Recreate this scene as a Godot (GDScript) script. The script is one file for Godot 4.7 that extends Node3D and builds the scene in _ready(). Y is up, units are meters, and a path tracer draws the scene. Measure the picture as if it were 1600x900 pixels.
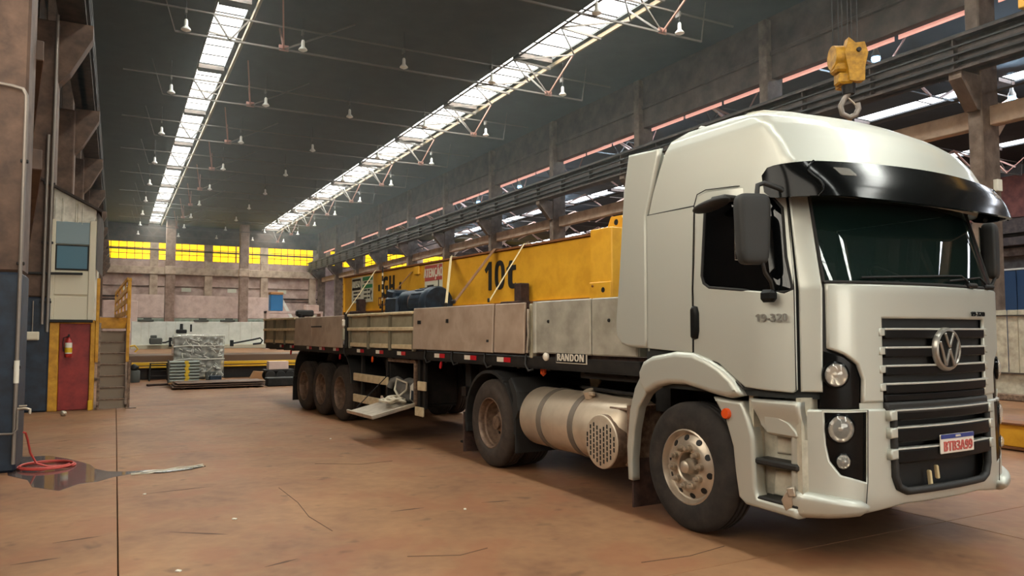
extends Node3D
# A factory hall with a silver tractor unit and a loaded flatbed trailer.
# World: x to the right wall, y up, -z down the length of the hall; metres.

class Sh:
	var v := PackedVector3Array()
	var n := PackedVector3Array()

	func tri(a: Vector3, b: Vector3, c: Vector3, na: Vector3, nb: Vector3, nc: Vector3) -> void:
		if (b - a).cross(c - a).dot(na + nb + nc) > 0.0:
			v.append(a); v.append(c); v.append(b)
			n.append(na); n.append(nc); n.append(nb)
		else:
			v.append(a); v.append(b); v.append(c)
			n.append(na); n.append(nb); n.append(nc)

	func face(pts: Array, out: Vector3) -> void:
		for i in range(1, pts.size() - 1):
			tri(pts[0], pts[i], pts[i + 1], out, out, out)

	func flat(pts: Array, inside: Vector3) -> void:
		var q: Vector3 = (pts[1] - pts[0]).cross(pts[2] - pts[0]).normalized()
		if q.dot(pts[0] - inside) < 0.0:
			q = -q
		face(pts, q)

	# a box with chamfered edges, turned by basis b
	func box(c: Vector3, s: Vector3, ch := 0.0, b := Basis()) -> Sh:
		var h := s * 0.5
		var k := minf(ch, minf(h.x, minf(h.y, h.z)) * 0.9)
		for ax in 3:
			var e := Vector3.ZERO; e[ax] = 1.0
			var i1 := (ax + 1) % 3
			var i2 := (ax + 2) % 3
			for sg in [-1.0, 1.0]:
				var q: Array = []
				for st in [[-1, -1], [1, -1], [1, 1], [-1, 1]]:
					var p := Vector3.ZERO
					p[ax] = h[ax] * sg
					p[i1] = (h[i1] - k) * st[0]
					p[i2] = (h[i2] - k) * st[1]
					q.append(c + b * p)
				face(q, b * (e * sg))
		if k > 0.0:
			for ax in 3:
				var i1 := (ax + 1) % 3
				var i2 := (ax + 2) % 3
				for s1 in [-1.0, 1.0]:
					for s2 in [-1.0, 1.0]:
						var q: Array = []
						for t in [[-1, 0], [1, 0], [1, 1], [-1, 1]]:
							var p := Vector3.ZERO
							p[ax] = (h[ax] - k) * t[0]
							p[i1] = (h[i1] - (k if t[1] == 0 else 0.0)) * s1
							p[i2] = (h[i2] - (0.0 if t[1] == 0 else k)) * s2
							q.append(c + b * p)
						var d := Vector3.ZERO
						d[i1] = s1; d[i2] = s2
						face(q, b * d.normalized())
			for sx in [-1.0, 1.0]:
				for sy in [-1.0, 1.0]:
					for sz in [-1.0, 1.0]:
						var g := Vector3(sx, sy, sz)
						face([c + b * (g * Vector3(h.x, h.y - k, h.z - k)), c + b * (g * Vector3(h.x - k, h.y, h.z - k)), c + b * (g * Vector3(h.x - k, h.y - k, h.z))], b * g.normalized())
		return self

	# a square bar from a to b
	func bar(a: Vector3, b: Vector3, w: float, h: float, ch := 0.0, up := Vector3.UP) -> Sh:
		var z := (b - a).normalized()
		var u := up if absf(z.dot(up)) < 0.97 else Vector3.RIGHT
		var x := u.cross(z).normalized()
		box((a + b) * 0.5, Vector3(w, h, a.distance_to(b)), ch, Basis(x, z.cross(x), z))
		return self

	func cyl(a: Vector3, b: Vector3, r0: float, r1: float, seg := 14, caps := true) -> Sh:
		var z := (b - a).normalized()
		var x := (Vector3.UP if absf(z.y) < 0.9 else Vector3.RIGHT).cross(z).normalized()
		var y := z.cross(x)
		var sl := (r0 - r1) / maxf(a.distance_to(b), 1e-6)
		for i in seg:
			var t0 := TAU * i / seg
			var t1 := TAU * (i + 1) / seg
			var d0 := x * cos(t0) + y * sin(t0)
			var d1 := x * cos(t1) + y * sin(t1)
			var n0 := (d0 + z * sl).normalized()
			var n1 := (d1 + z * sl).normalized()
			tri(a + d0 * r0, a + d1 * r0, b + d1 * r1, n0, n1, n1)
			tri(a + d0 * r0, b + d1 * r1, b + d0 * r1, n0, n1, n0)
			if caps:
				tri(a, a + d0 * r0, a + d1 * r0, -z, -z, -z)
				tri(b, b + d0 * r1, b + d1 * r1, z, z, z)
		return self

	# a round or oval tube through points
	func tube(p: Array, r: float, seg := 8, closed := false) -> Sh:
		var k := p.size()
		var rings: Array = []
		var nrm: Array = []
		var up := Vector3.UP
		for i in k:
			var t: Vector3
			if closed:
				t = (p[(i + 1) % k] - p[(i + k - 1) % k]).normalized()
			else:
				t = (p[mini(i + 1, k - 1)] - p[maxi(i - 1, 0)]).normalized()
			if absf(t.dot(up)) > 0.98:
				up = Vector3(0.3, 0.1, 0.9)
			var x := up.cross(t).normalized()
			up = t.cross(x)
			var ring: Array = []
			var nn: Array = []
			for j in seg:
				var d := x * cos(TAU * j / seg) + up * sin(TAU * j / seg)
				ring.append(p[i] + d * r)
				nn.append(d)
			rings.append(ring); nrm.append(nn)
		for i in (k if closed else k - 1):
			var i2 := (i + 1) % k
			for j in seg:
				var j2 := (j + 1) % seg
				tri(rings[i][j], rings[i][j2], rings[i2][j2], nrm[i][j], nrm[i][j2], nrm[i2][j2])
				tri(rings[i][j], rings[i2][j2], rings[i2][j], nrm[i][j], nrm[i2][j2], nrm[i2][j])
		if not closed:
			for e in [0, k - 1]:
				var t: Vector3 = (p[1] - p[0]) if e == 0 else (p[k - 2] - p[k - 1])
				for j in seg:
					tri(p[e], rings[e][j], rings[e][(j + 1) % seg], -t.normalized(), -t.normalized(), -t.normalized())
		return self

	# a profile of (radius, height) turned about the y axis of xf
	func lathe(prof: Array, xf := Transform3D(), seg := 24, sharp := 0.75) -> Sh:
		var k := prof.size()
		var sn: Array = []
		for i in k - 1:
			var d: Vector2 = prof[i + 1] - prof[i]
			sn.append(Vector2(d.y, -d.x).normalized())
		for i in k - 1:
			var na: Vector2 = sn[i]
			var nb: Vector2 = sn[i]
			if i > 0 and sn[i].dot(sn[i - 1]) > sharp: na = (sn[i] + sn[i - 1]).normalized()
			if i < k - 2 and sn[i].dot(sn[i + 1]) > sharp: nb = (sn[i] + sn[i + 1]).normalized()
			for j in seg:
				var q: Array = []
				for t in [[i, j, na], [i, j + 1, na], [i + 1, j + 1, nb], [i + 1, j, nb]]:
					var c := cos(TAU * t[1] / seg)
					var s := sin(TAU * t[1] / seg)
					q.append(xf * Vector3(prof[t[0]].x * c, prof[t[0]].y, prof[t[0]].x * s))
					q.append((xf.basis * Vector3(t[2].x * c, t[2].y, t[2].x * s)).normalized())
				if prof[i].x > 1e-5: tri(q[0], q[2], q[4], q[1], q[3], q[5])
				if prof[i + 1].x > 1e-5: tri(q[0], q[4], q[6], q[1], q[5], q[7])
		return self

	# a polygon in the xy plane of xf, extruded along its z from 0 to d
	func prism(poly: Array, xf: Transform3D, d: float) -> Sh:
		var pg := PackedVector2Array(poly)
		var ix := Geometry2D.triangulate_polygon(pg)
		var zn := xf.basis.z.normalized() * signf(d)
		for i in range(0, ix.size(), 3):
			var a := pg[ix[i]]; var b := pg[ix[i + 1]]; var c := pg[ix[i + 2]]
			face([xf * Vector3(a.x, a.y, 0), xf * Vector3(b.x, b.y, 0), xf * Vector3(c.x, c.y, 0)], -zn)
			face([xf * Vector3(a.x, a.y, d), xf * Vector3(b.x, b.y, d), xf * Vector3(c.x, c.y, d)], zn)
		var cw := 1.0 if Geometry2D.is_polygon_clockwise(pg) else -1.0
		for i in pg.size():
			var a := pg[i]; var b := pg[(i + 1) % pg.size()]
			var e := (b - a).normalized()
			var o := (xf.basis * Vector3(-e.y * cw, e.x * cw, 0)).normalized()
			face([xf * Vector3(a.x, a.y, 0), xf * Vector3(b.x, b.y, 0), xf * Vector3(b.x, b.y, d), xf * Vector3(a.x, a.y, d)], o)
		return self

	# a smooth surface fn(u, v), u and v from 0 to 1, facing away from the point inside
	func grid(fn: Callable, nu: int, nv: int, inside: Vector3) -> Sh:
		var p: Array = []
		for i in nu + 1:
			var row: Array = []
			for j in nv + 1:
				row.append(fn.call(float(i) / nu, float(j) / nv))
			p.append(row)
		var q: Array = []
		for i in nu + 1:
			var row: Array = []
			for j in nv + 1:
				var du: Vector3 = p[mini(i + 1, nu)][j] - p[maxi(i - 1, 0)][j]
				var dv: Vector3 = p[i][mini(j + 1, nv)] - p[i][maxi(j - 1, 0)]
				var t := du.cross(dv).normalized()
				if t == Vector3.ZERO: t = (p[i][j] - inside).normalized()
				if t.dot(p[i][j] - inside) < 0.0: t = -t
				row.append(t)
			q.append(row)
		for i in nu:
			for j in nv:
				tri(p[i][j], p[i + 1][j], p[i + 1][j + 1], q[i][j], q[i + 1][j], q[i + 1][j + 1])
				tri(p[i][j], p[i + 1][j + 1], p[i][j + 1], q[i][j], q[i + 1][j + 1], q[i][j + 1])
		return self

	static func dense(poly: Array, cell: float) -> PackedVector2Array:
		var o := PackedVector2Array()
		for i in poly.size():
			var a: Vector2 = poly[i]
			var b: Vector2 = poly[(i + 1) % poly.size()]
			var k := maxi(1, ceili(a.distance_to(b) / cell))
			for j in k:
				o.append(a.lerp(b, float(j) / k))
		return o

	static func inset(p: PackedVector2Array, d: float) -> PackedVector2Array:
		var o := PackedVector2Array()
		var k := p.size()
		var s := 1.0 if Geometry2D.is_polygon_clockwise(p) else -1.0
		for i in k:
			var e0 := (p[i] - p[(i + k - 1) % k]).normalized()
			var e1 := (p[(i + 1) % k] - p[i]).normalized()
			var n0 := Vector2(e0.y, -e0.x) * s
			var n1 := Vector2(e1.y, -e1.x) * s
			var m := (n0 + n1).normalized()
			o.append(p[i] + m * d / maxf(m.dot(n0), 0.45))
		return o

	# a plate with rounded edges bent onto the surface fn(u, v, height)
	func panel(poly: Array, fn: Callable, T: float, bev: float, cell: float, holes: Array = []) -> Sh:
		var outer := dense(poly, cell)
		var inner := _rim(outer, fn, T, bev, 1.0)
		var hs: Array = []
		for h in holes:
			hs.append(_rim(dense(h, cell), fn, T, bev, -1.0))
		var lo := inner[0]
		var hi := inner[0]
		for p in inner:
			lo = lo.min(p); hi = hi.max(p)
		var nx := maxi(1, ceili((hi.x - lo.x) / cell))
		var ny := maxi(1, ceili((hi.y - lo.y) / cell))
		for i in nx:
			for j in ny:
				var a := lo + (hi - lo) * Vector2(float(i) / nx, float(j) / ny)
				var b := lo + (hi - lo) * Vector2(float(i + 1) / nx, float(j + 1) / ny)
				var parts: Array = Geometry2D.intersect_polygons(PackedVector2Array([a, Vector2(b.x, a.y), b, Vector2(a.x, b.y)]), inner)
				for h in hs:
					var next: Array = []
					for q in parts:
						for r in Geometry2D.clip_polygons(q, h):
							if not Geometry2D.is_polygon_clockwise(r): next.append(r)
					parts = next
				for q in parts:
					_flat_part(q, fn, T)
		return self

	func _nrm(fn: Callable, p: Vector2, h: float) -> Vector3:
		var e := 0.004
		var c: Vector3 = fn.call(p.x, p.y, h)
		var n0: Vector3 = (fn.call(p.x + e, p.y, h) - fn.call(p.x - e, p.y, h)).cross(fn.call(p.x, p.y + e, h) - fn.call(p.x, p.y - e, h)).normalized()
		var o: Vector3 = fn.call(p.x, p.y, h + 0.01) - c
		return n0 if n0.dot(o) > 0.0 else -n0

	func _flat_part(q: PackedVector2Array, fn: Callable, T: float) -> void:
		var ix := Geometry2D.triangulate_polygon(q)
		var ps: Array = []
		var ns: Array = []
		for p in q:
			ps.append(fn.call(p.x, p.y, T))
			ns.append(_nrm(fn, p, T))
		for i in range(0, ix.size(), 3):
			tri(ps[ix[i]], ps[ix[i + 1]], ps[ix[i + 2]], ns[ix[i]], ns[ix[i + 1]], ns[ix[i + 2]])

	func _rim(outer: PackedVector2Array, fn: Callable, T: float, bev: float, s: float) -> PackedVector2Array:
		var k := outer.size()
		var steps := 3
		var rp: Array = []
		var rn: Array = []
		var last := outer
		for st in steps + 2:
			var th := PI * 0.5 * clampf(float(st - 1) / steps, 0.0, 1.0)
			var d := bev * (1.0 - cos(th))
			var h := (T - minf(bev, T)) + minf(bev, T) * sin(th) if st > 0 else 0.0
			var ring := inset(outer, d * s) if d > 0.0 else outer
			var ps: Array = []
			var ns: Array = []
			for i in k:
				ps.append(fn.call(ring[i].x, ring[i].y, h))
				var nn := _nrm(fn, ring[i], h)
				if th < 1.5:
					var o2 := ring[i] + (outer[i] - _in(outer, i, 0.01 * s))
					var o: Vector3 = (fn.call(o2.x, o2.y, h) - ps[i]).normalized()
					nn = (nn * sin(th) + o * cos(th)).normalized()
				ns.append(nn)
			rp.append(ps); rn.append(ns)
			last = ring
		for st in steps + 1:
			for i in k:
				var j := (i + 1) % k
				tri(rp[st][i], rp[st][j], rp[st + 1][j], rn[st][i], rn[st][j], rn[st + 1][j])
				tri(rp[st][i], rp[st + 1][j], rp[st + 1][i], rn[st][i], rn[st + 1][j], rn[st + 1][i])
		return last

	func _in(p: PackedVector2Array, i: int, d: float) -> Vector2:
		var k := p.size()
		var s := 1.0 if Geometry2D.is_polygon_clockwise(p) else -1.0
		var e0 := (p[i] - p[(i + k - 1) % k]).normalized()
		var e1 := (p[(i + 1) % k] - p[i]).normalized()
		var m := (Vector2(e0.y, -e0.x) + Vector2(e1.y, -e1.x)).normalized() * s
		return p[i] + m * d

	func add(o: Sh, xf: Transform3D) -> Sh:
		for i in o.v.size():
			v.append(xf * o.v[i])
			n.append((xf.basis * o.n[i]).normalized())
		return self

	func mirror_x() -> Sh:
		var o := Sh.new()
		for i in range(0, v.size(), 3):
			for j in [0, 2, 1]:
				o.v.append(v[i + j] * Vector3(-1, 1, 1)); o.n.append(n[i + j] * Vector3(-1, 1, 1))
		return o

	func mesh() -> ArrayMesh:
		var a: Array = []
		a.resize(Mesh.ARRAY_MAX)
		a[Mesh.ARRAY_VERTEX] = v
		a[Mesh.ARRAY_NORMAL] = n
		var m := ArrayMesh.new()
		m.add_surface_from_arrays(Mesh.PRIMITIVE_TRIANGLES, a)
		return m

var M := {}
var taken := {}

func numbered(called: String) -> String:
	var k: int = taken.get(called, 0)
	taken[called] = k + 1
	return called if k == 0 else "%s_%03d" % [called, k]

func hx(c: String) -> Color:
	return Color.html(c)

func mat(key: String, col: String, rough := 0.6, metal := 0.0) -> StandardMaterial3D:
	var m := StandardMaterial3D.new()
	m.resource_name = key
	m.albedo_color = hx(col)
	m.roughness = rough
	m.metallic = metal
	M[key] = m
	return m

# a worn surface: noise between colours over `size` metres
func worn(key: String, cols: Array, size: float, rough := 0.7, metal := 0.0, seed_ := 1, freq := 0.012, oct := 5, stretch := Vector3.ONE) -> StandardMaterial3D:
	var m := mat(key, "ffffff", rough, metal)
	var nz := FastNoiseLite.new()
	nz.seed = seed_
	nz.noise_type = FastNoiseLite.TYPE_SIMPLEX_SMOOTH
	nz.frequency = freq
	nz.fractal_octaves = oct
	nz.fractal_gain = 0.6
	var g := Gradient.new()
	var cs := PackedColorArray()
	var os := PackedFloat32Array()
	for i in cols.size():
		cs.append(hx(cols[i])); os.append(0.15 + 0.7 * float(i) / maxf(1.0, cols.size() - 1.0))
	g.colors = cs
	g.offsets = os
	var t := NoiseTexture2D.new()
	t.width = 384; t.height = 384; t.seamless = true
	t.noise = nz; t.color_ramp = g
	m.albedo_texture = t
	m.uv1_triplanar = true
	m.uv1_world_triplanar = true
	m.uv1_scale = Vector3.ONE / size * stretch
	return m

func glow(key: String, col: String, e: float) -> StandardMaterial3D:
	var m := mat(key, col, 0.5)
	m.emission_enabled = true
	m.emission = hx(col)
	m.emission_energy_multiplier = e
	return m

func put(called: String, sh, m: Material, parent: Node3D = self, label := "") -> MeshInstance3D:
	var o := MeshInstance3D.new()
	o.mesh = sh.mesh() if sh is Sh else sh
	o.material_override = m
	o.name = numbered(called) if parent == self else called
	if label: o.set_meta("label", label)
	parent.add_child(o, true)
	return o

func tag(o: Node3D, label: String, category: String, group := "") -> Node3D:
	o.set_meta("label", label); o.set_meta("category", category)
	if group: o.set_meta("group", group)
	return o

func thing(called: String, label: String, category: String, at := Vector3.ZERO, turn := 0.0, group := "") -> Node3D:
	var o := Node3D.new()
	o.name = numbered(called)
	add_child(o)
	o.position = at
	o.rotation.y = turn
	return tag(o, label, category, group)

func struct(called: String, sh = null, m: Material = null) -> Node3D:
	var o: Node3D
	if sh == null:
		o = Node3D.new(); o.name = numbered(called); add_child(o)
	else:
		o = put(called, sh, m)
	o.set_meta("kind", "structure")
	return o

func words(txt: String, h: float, depth: float, font := "Droid Sans", weight := 700) -> TextMesh:
	var f := SystemFont.new()
	f.font_names = PackedStringArray([font])
	f.font_weight = weight
	var t := TextMesh.new()
	t.text = txt
	t.font = f
	t.font_size = 48
	t.pixel_size = h / 34.5
	t.depth = depth
	t.curve_step = 1.5
	return t

func letter(called: String, txt: String, h: float, at: Vector3, basis: Basis, m: Material, parent: Node3D, font := "Droid Sans", sx := 1.0, label := "") -> MeshInstance3D:
	var o := put(called, words(txt, h, 0.008), m, parent, label)
	o.transform = Transform3D(basis * Basis.from_scale(Vector3(sx, 1, 1)), at)
	return o

func V(x: float, y: float, z: float) -> Vector3: return Vector3(x, y, z)
func P(a: Array) -> Array:
	var o: Array = []
	for i in range(0, a.size(), 2): o.append(Vector2(a[i], a[i + 1]))
	return o
func ell(cx: float, cy: float, rx: float, ry: float, k := 20) -> Array:
	var o: Array = []
	for i in k: o.append(Vector2(cx + rx * cos(TAU * i / k), cy + ry * sin(TAU * i / k)))
	return o
func S() -> Sh: return Sh.new()
const ORD := ["first", "second", "third", "fourth", "fifth", "sixth", "seventh", "eighth", "ninth", "tenth", "eleventh", "twelfth", "thirteenth", "fourteenth", "fifteenth", "sixteenth"]

const BAY := 7.0
const Z0 := -11.1            # the first row of columns that the photograph shows
const BACK := -83.0
const FRONT := 31.0
const ROOF := 12.3
const XR := 19.2

func _ready() -> void:
	setup()
	materials()
	hall()
	right_hall()
	roof_steel()
	left_side()
	back_of_hall()
	tractor()
	trailer()
	trailer_cargo()
	crane_hook()
	right_side()
	floor_things()

func area_light(at: Vector3, size: Vector2, deg: Vector3, col: String, e: float, called: String) -> void:
	var l := AreaLight3D.new()
	l.name = called
	l.area_size = size
	l.area_normalize_energy = true
	l.light_energy = e
	l.light_color = hx(col)
	l.area_range = 120.0
	l.shadow_enabled = true
	l.position = at
	l.rotation_degrees = deg
	add_child(l, true)

func setup() -> void:
	var cam := Camera3D.new()
	cam.name = "camera"
	cam.fov = rad_to_deg(2.0 * atan(450.0 / 1170.0))
	cam.position = V(0, 1.62, 0)
	cam.rotation_degrees = V(3.2775, -27.881, 0)
	cam.near = 0.05; cam.far = 300.0
	add_child(cam)
	cam.current = true
	var env := Environment.new()
	env.background_mode = Environment.BG_SKY
	var sm := ProceduralSkyMaterial.new()
	sm.sky_top_color = Color(0.75, 0.8, 0.85); sm.sky_horizon_color = Color(0.9, 0.9, 0.9)
	sm.ground_bottom_color = Color(0.3, 0.28, 0.25); sm.ground_horizon_color = Color(0.6, 0.6, 0.58)
	var sky := Sky.new(); sky.sky_material = sm
	env.sky = sky
	env.tonemap_mode = Environment.TONE_MAPPER_LINEAR
	env.tonemap_exposure = 1.32
	env.sdfgi_enabled = true; env.ssao_enabled = true; env.ssil_enabled = true
	var we := WorldEnvironment.new()
	we.name = "environment"; we.environment = env
	add_child(we)
	# dusty air under the roof
	env.volumetric_fog_enabled = true
	env.volumetric_fog_density = 0.0
	var fv := FogVolume.new()
	fv.name = "dusty_air"
	fv.size = V(22.0, 5.5, 113.6)
	fv.position = V(8.6, 9.45, -26.0)
	var fm := FogMaterial.new()
	fm.density = 0.004
	fm.albedo = Color(0.86, 0.9, 0.89)
	fv.material = fm
	add_child(fv)
	tag(fv, "thin dusty haze hanging under the hall roof", "haze").set_meta("kind", "stuff")
	# daylight through the roof lights, each as long as its strip
	var zc := (FRONT + BACK) * 0.5
	var zl := FRONT - BACK - 1.0
	area_light(V(3.15, ROOF + 0.05, zc), Vector2(0.96, zl), V(-90, 0, 0), "f6faf2", 560.0, "skylight_daylight")
	area_light(V(14.2, ROOF + 0.05, zc), Vector2(1.5, zl), V(-90, 0, 0), "f6faf2", 840.0, "skylight_daylight")
	area_light(V(33.3, ROOF + 0.05, zc), Vector2(1.2, zl), V(-90, 0, 0), "eef4ff", 420.0, "skylight_daylight")
	area_light(V(45.0, ROOF + 0.05, zc), Vector2(1.2, zl), V(-90, 0, 0), "eef4ff", 420.0, "skylight_daylight")
	# daylight through a strip of translucent sheets high in the left wall beside the photographer
	area_light(V(-2.22, 5.9, -3.0), Vector2(13.0, 4.4), V(0, -90, 0), "fbf8ee", 31.0, "clerestory_daylight")
	# daylight through the translucent doors at the front end of the hall, far behind the photographer
	area_light(V(9.0, 3.9, FRONT - 0.3), Vector2(14.0, 6.4), V(0, 0, 0), "f8f8f0", 150.0, "front_door_daylight")
	area_light(V(8.7, 9.6, BACK + 0.25), Vector2(19.0, 1.5), V(0, 180, 0), "ffd21e", 10.0, "yellow_window_daylight")

# dusty concrete: broad tone changes, drag marks, grit and small dark spots
func floor_mat(key: String, seed_: int, tone: float) -> void:
	var px := 1024
	var imgs: Array = []
	for q in [[0.0035, 4, 1.0], [0.009, 5, 1.0], [0.05, 4, 1.0], [0.02, 3, 1.0]]:
		var nz := FastNoiseLite.new()
		nz.seed = seed_ + imgs.size() * 7
		nz.noise_type = FastNoiseLite.TYPE_SIMPLEX_SMOOTH
		nz.frequency = q[0]
		nz.fractal_octaves = q[1]
		imgs.append(nz.get_seamless_image(px, px).get_data())
	var lo := hx("6d4933").srgb_to_linear()
	var hi := hx("a17a56").srgb_to_linear()
	var red := hx("845439").srgb_to_linear()
	var out := PackedByteArray()
	out.resize(px * px * 3)
	var lut := PackedByteArray()
	for i in 1025: lut.append(int(clampf(pow(i / 1024.0, 1.0 / 2.2), 0.0, 1.0) * 255.0))
	for i in px * px:
		var a: float = imgs[0][i] / 255.0
		var b: float = imgs[1][i] / 255.0
		var c: float = imgs[2][i] / 255.0
		var d: float = imgs[3][i] / 255.0
		var t := clampf(0.5 + (a - 0.5) * 0.75 + (b - 0.5) * 0.45 + (c - 0.5) * 0.35, 0.0, 1.0)
		var k := tone * (1.0 - 0.4 * clampf((d - 0.78) * 7.0, 0.0, 1.0))
		var w := clampf((b - 0.5) * 2.2, 0.0, 0.6)
		out[i * 3] = lut[int(1024.0 * lerpf(lerpf(lo.r, hi.r, t), red.r, w) * k)]
		out[i * 3 + 1] = lut[int(1024.0 * lerpf(lerpf(lo.g, hi.g, t), red.g, w) * k)]
		out[i * 3 + 2] = lut[int(1024.0 * lerpf(lerpf(lo.b, hi.b, t), red.b, w) * k)]
	var m := mat(key, "ffffff", 0.6)
	m.albedo_texture = ImageTexture.create_from_image(Image.create_from_data(px, px, false, Image.FORMAT_RGB8, out))
	m.uv1_triplanar = true
	m.uv1_world_triplanar = true
	m.uv1_scale = Vector3.ONE / (9.0 if key == "floor" else 7.3)

func materials() -> void:
	floor_mat("floor", 3, 1.0)
	floor_mat("floor2", 21, 0.95)
	M["floor"].metallic_specular = 0.3
	M["floor2"].metallic_specular = 0.3
	worn("concrete", ["4c3d33", "5f4f43", "716053"], 3.0, 0.85, 0.0, 5)
	worn("pale_concrete", ["9a8473", "b39d89", "c0aa96"], 4.0, 0.85, 0.0, 6)
	worn("back_wall", ["a58b80", "b89e92", "c8aea2"], 6.0, 0.85, 0.0, 7)
	worn("back_column", ["7d6659", "8e7668", "9c8576"], 3.0, 0.85, 0.0, 9)
	worn("dark_wall", ["3a302a", "4b3e36", "5a4a40"], 5.0, 0.85, 0.0, 11)
	worn("roofing", ["1b1e1f", "212526", "282c2c"], 6.0, 0.7, 0.0, 13)
	worn("girder_steel", ["2c2420", "3d322c", "4d4038"], 2.5, 0.7, 0.2, 17)
	mat("truss", "544c45", 0.6, 0.1)
	mat("truss_primer", "94695c", 0.6, 0.1)
	mat("truss_pink", "cfa898", 0.6)
	mat("gutter", "6e5c42", 0.7)
	glow("skylight", "fffdf8", 2.4)
	glow("skylight_cold", "f4f8ff", 2.4)
	glow("gate_pane", "fff2dc", 1.6)
	glow("yellow_pane", "ffcc00", 1.3)
	glow("pink_pane", "d89888", 0.75)
	mat("lamp_white", "dcdad2", 0.4)
	glow("lamp_lit", "9fd4ff", 2.2)
	mat("cable", "2a2826", 0.7)
	worn("blue_paint", ["131b27", "1b2736", "223142"], 1.6, 0.5, 0.0, 19)
	worn("brown_paint", ["48352a", "5a4436", "6a5141"], 2.2, 0.7, 0.0, 23)
	mat("pipe", "8b8178", 0.45, 0.5)
	worn("red_door", ["7c1f1c", "8d2723", "9c2e28"], 1.4, 0.5, 0.0, 29)
	worn("yellow_paint", ["b07a12", "c88f1c", "d69f2c"], 1.2, 0.5, 0.0, 31)
	mat("cream", "d2c8b0", 0.6)
	worn("siding", ["bdb7a8", "d0cabb", "dcd6c7"], 1.0, 0.55, 0.1, 37)
	mat("grey_blue", "7d8e92", 0.45)
	mat("window_dark", "5f7f8e", 0.06)
	mat("dark_steel", "2a2725", 0.55, 0.5)
	mat("black", "0c0c0c", 0.6)
	mat("rubber", "1f1d1b", 0.8)
	worn("tyre", ["201d1a", "2c2724", "37312c"], 0.8, 0.85, 0.0, 41)
	worn("tyre_dusty", ["2e2722", "3a312a", "453a33"], 0.8, 0.9, 0.0, 43)
	var p := mat("paint", "bcbdb3", 0.46, 0.5)
	p.clearcoat_enabled = true; p.clearcoat = 0.35; p.clearcoat_roughness = 0.08
	worn("paint_worn", ["a9a493", "bdb8a6", "c9c4b2"], 0.8, 0.4, 0.25, 47)
	var v := mat("gloss_black", "0b0c0c", 0.14)
	v.metallic_specular = 0.3
	mat("grey_plastic", "1f1e1c", 0.6)
	mat("slat_black", "111111", 0.4).metallic_specular = 0.3
	mat("slat_edge", "c4c4bc", 0.3, 0.3)
	mat("chrome", "d6d6d2", 0.12, 1.0)
	worn("alloy", ["a99c8b", "b8ab9a", "c4b8a6"], 0.8, 0.38, 0.6, 53)
	worn("dusty_rim", ["5a4639", "755e4d", "8d7460"], 0.5, 0.6, 0.2, 59)
	worn("tank", ["b4a38e", "c2b19b", "cebfa9"], 1.6, 0.42, 0.45, 61)
	var g := mat("windscreen", "1e302c", 0.02)
	g.transparency = BaseMaterial3D.TRANSPARENCY_ALPHA
	g.albedo_color.a = 0.45
	mat("side_glass", "060708", 0.03)
	mat("interior", "1c1e1c", 0.8)
	mat("seat_cloth", "34332f", 0.9)
	var hl := mat("lamp_glass", "e8e4da", 0.04)
	hl.transparency = BaseMaterial3D.TRANSPARENCY_ALPHA
	hl.albedo_color.a = 0.2
	mat("reflector", "b0a594", 0.22, 0.8)
	mat("orange_lens", "d8501c", 0.2)
	mat("red_reflex", "b8202a", 0.25)
	mat("white_reflex", "dcd3c2", 0.25)
	mat("post_grey", "6e6653", 0.6)
	worn("trailer_grey", ["8a826d", "989079", "a49b84"], 1.6, 0.6, 0.1, 67)
	worn("trailer_plate", ["96806e", "a28d7a", "ae9986", "9e8976"], 3.5, 0.55, 0.15, 71)
	worn("headboard", ["8f8a7c", "a39e90", "b2ad9e"], 2.2, 0.5, 0.2, 73)
	worn("chassis", ["141210", "1d1a17", "28231f"], 1.0, 0.7, 0.2, 79)
	worn("guard_pale", ["b8a480", "c8b592", "d6c6a4"], 0.9, 0.6, 0.0, 83)
	worn("hook_yellow", ["8a6210", "b08018", "c9982a"], 0.5, 0.55, 0.0, 91)
	worn("crane_yellow", ["d09622", "daa028", "e2a92e", "daa02a"], 2.2, 0.45, 0.0, 89)
	mat("rusty_edge", "7a4a22", 0.8)
	mat("ink", "1d1b18", 0.6)
	mat("ink_red", "b4544c", 0.6)
	mat("ink_green", "2f7f4c", 0.6)
	mat("paper", "ddd8c8", 0.6)
	mat("poster_white", "cfccb8", 0.6)
	worn("motor_blue", ["141d28", "1c2a38", "243748"], 0.8, 0.5, 0.1, 97)
	worn("brown_timber", ["2c1d17", "3c2821", "4a332a"], 0.6, 0.85, 0.0, 101)
	mat("strap_cream", "d9c69a", 0.8)
	mat("strap_brown", "7a5230", 0.85)
	mat("plate_white", "d8cfc2", 0.5)
	mat("plate_blue", "2b3a7c", 0.4)
	mat("hose_red", "b8433a", 0.5)
	var wet := mat("wet", "3c261c", 0.05)
	wet.clearcoat_enabled = true; wet.clearcoat = 0.6
	mat("wet_mud", "2a1f16", 0.25)
	mat("crack", "553d2e", 0.9)
	worn("green_grey", ["808a7a", "8e9788", "9ba394"], 3.0, 0.6, 0.0, 103)
	worn("pale_panel", ["d2d1c6", "dedcd2", "e6e4da"], 2.0, 0.6, 0.0, 107)
	worn("primer_plate", ["b89c90", "cab0a4", "d6bcb0"], 5.0, 0.7, 0.0, 109)
	mat("bright_yellow", "d9a916", 0.5)
	var film := mat("film", "e4e2d8", 0.12)
	film.transparency = BaseMaterial3D.TRANSPARENCY_ALPHA
	film.albedo_color.a = 0.32
	mat("film_fold", "cfcdc2", 0.3)
	mat("crate_dark", "52524c", 0.7)
	mat("stair_grey", "857563", 0.7)
	mat("tube_grey", "7c8078", 0.4, 0.3)
	mat("wood", "a87b52", 0.8)
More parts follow.
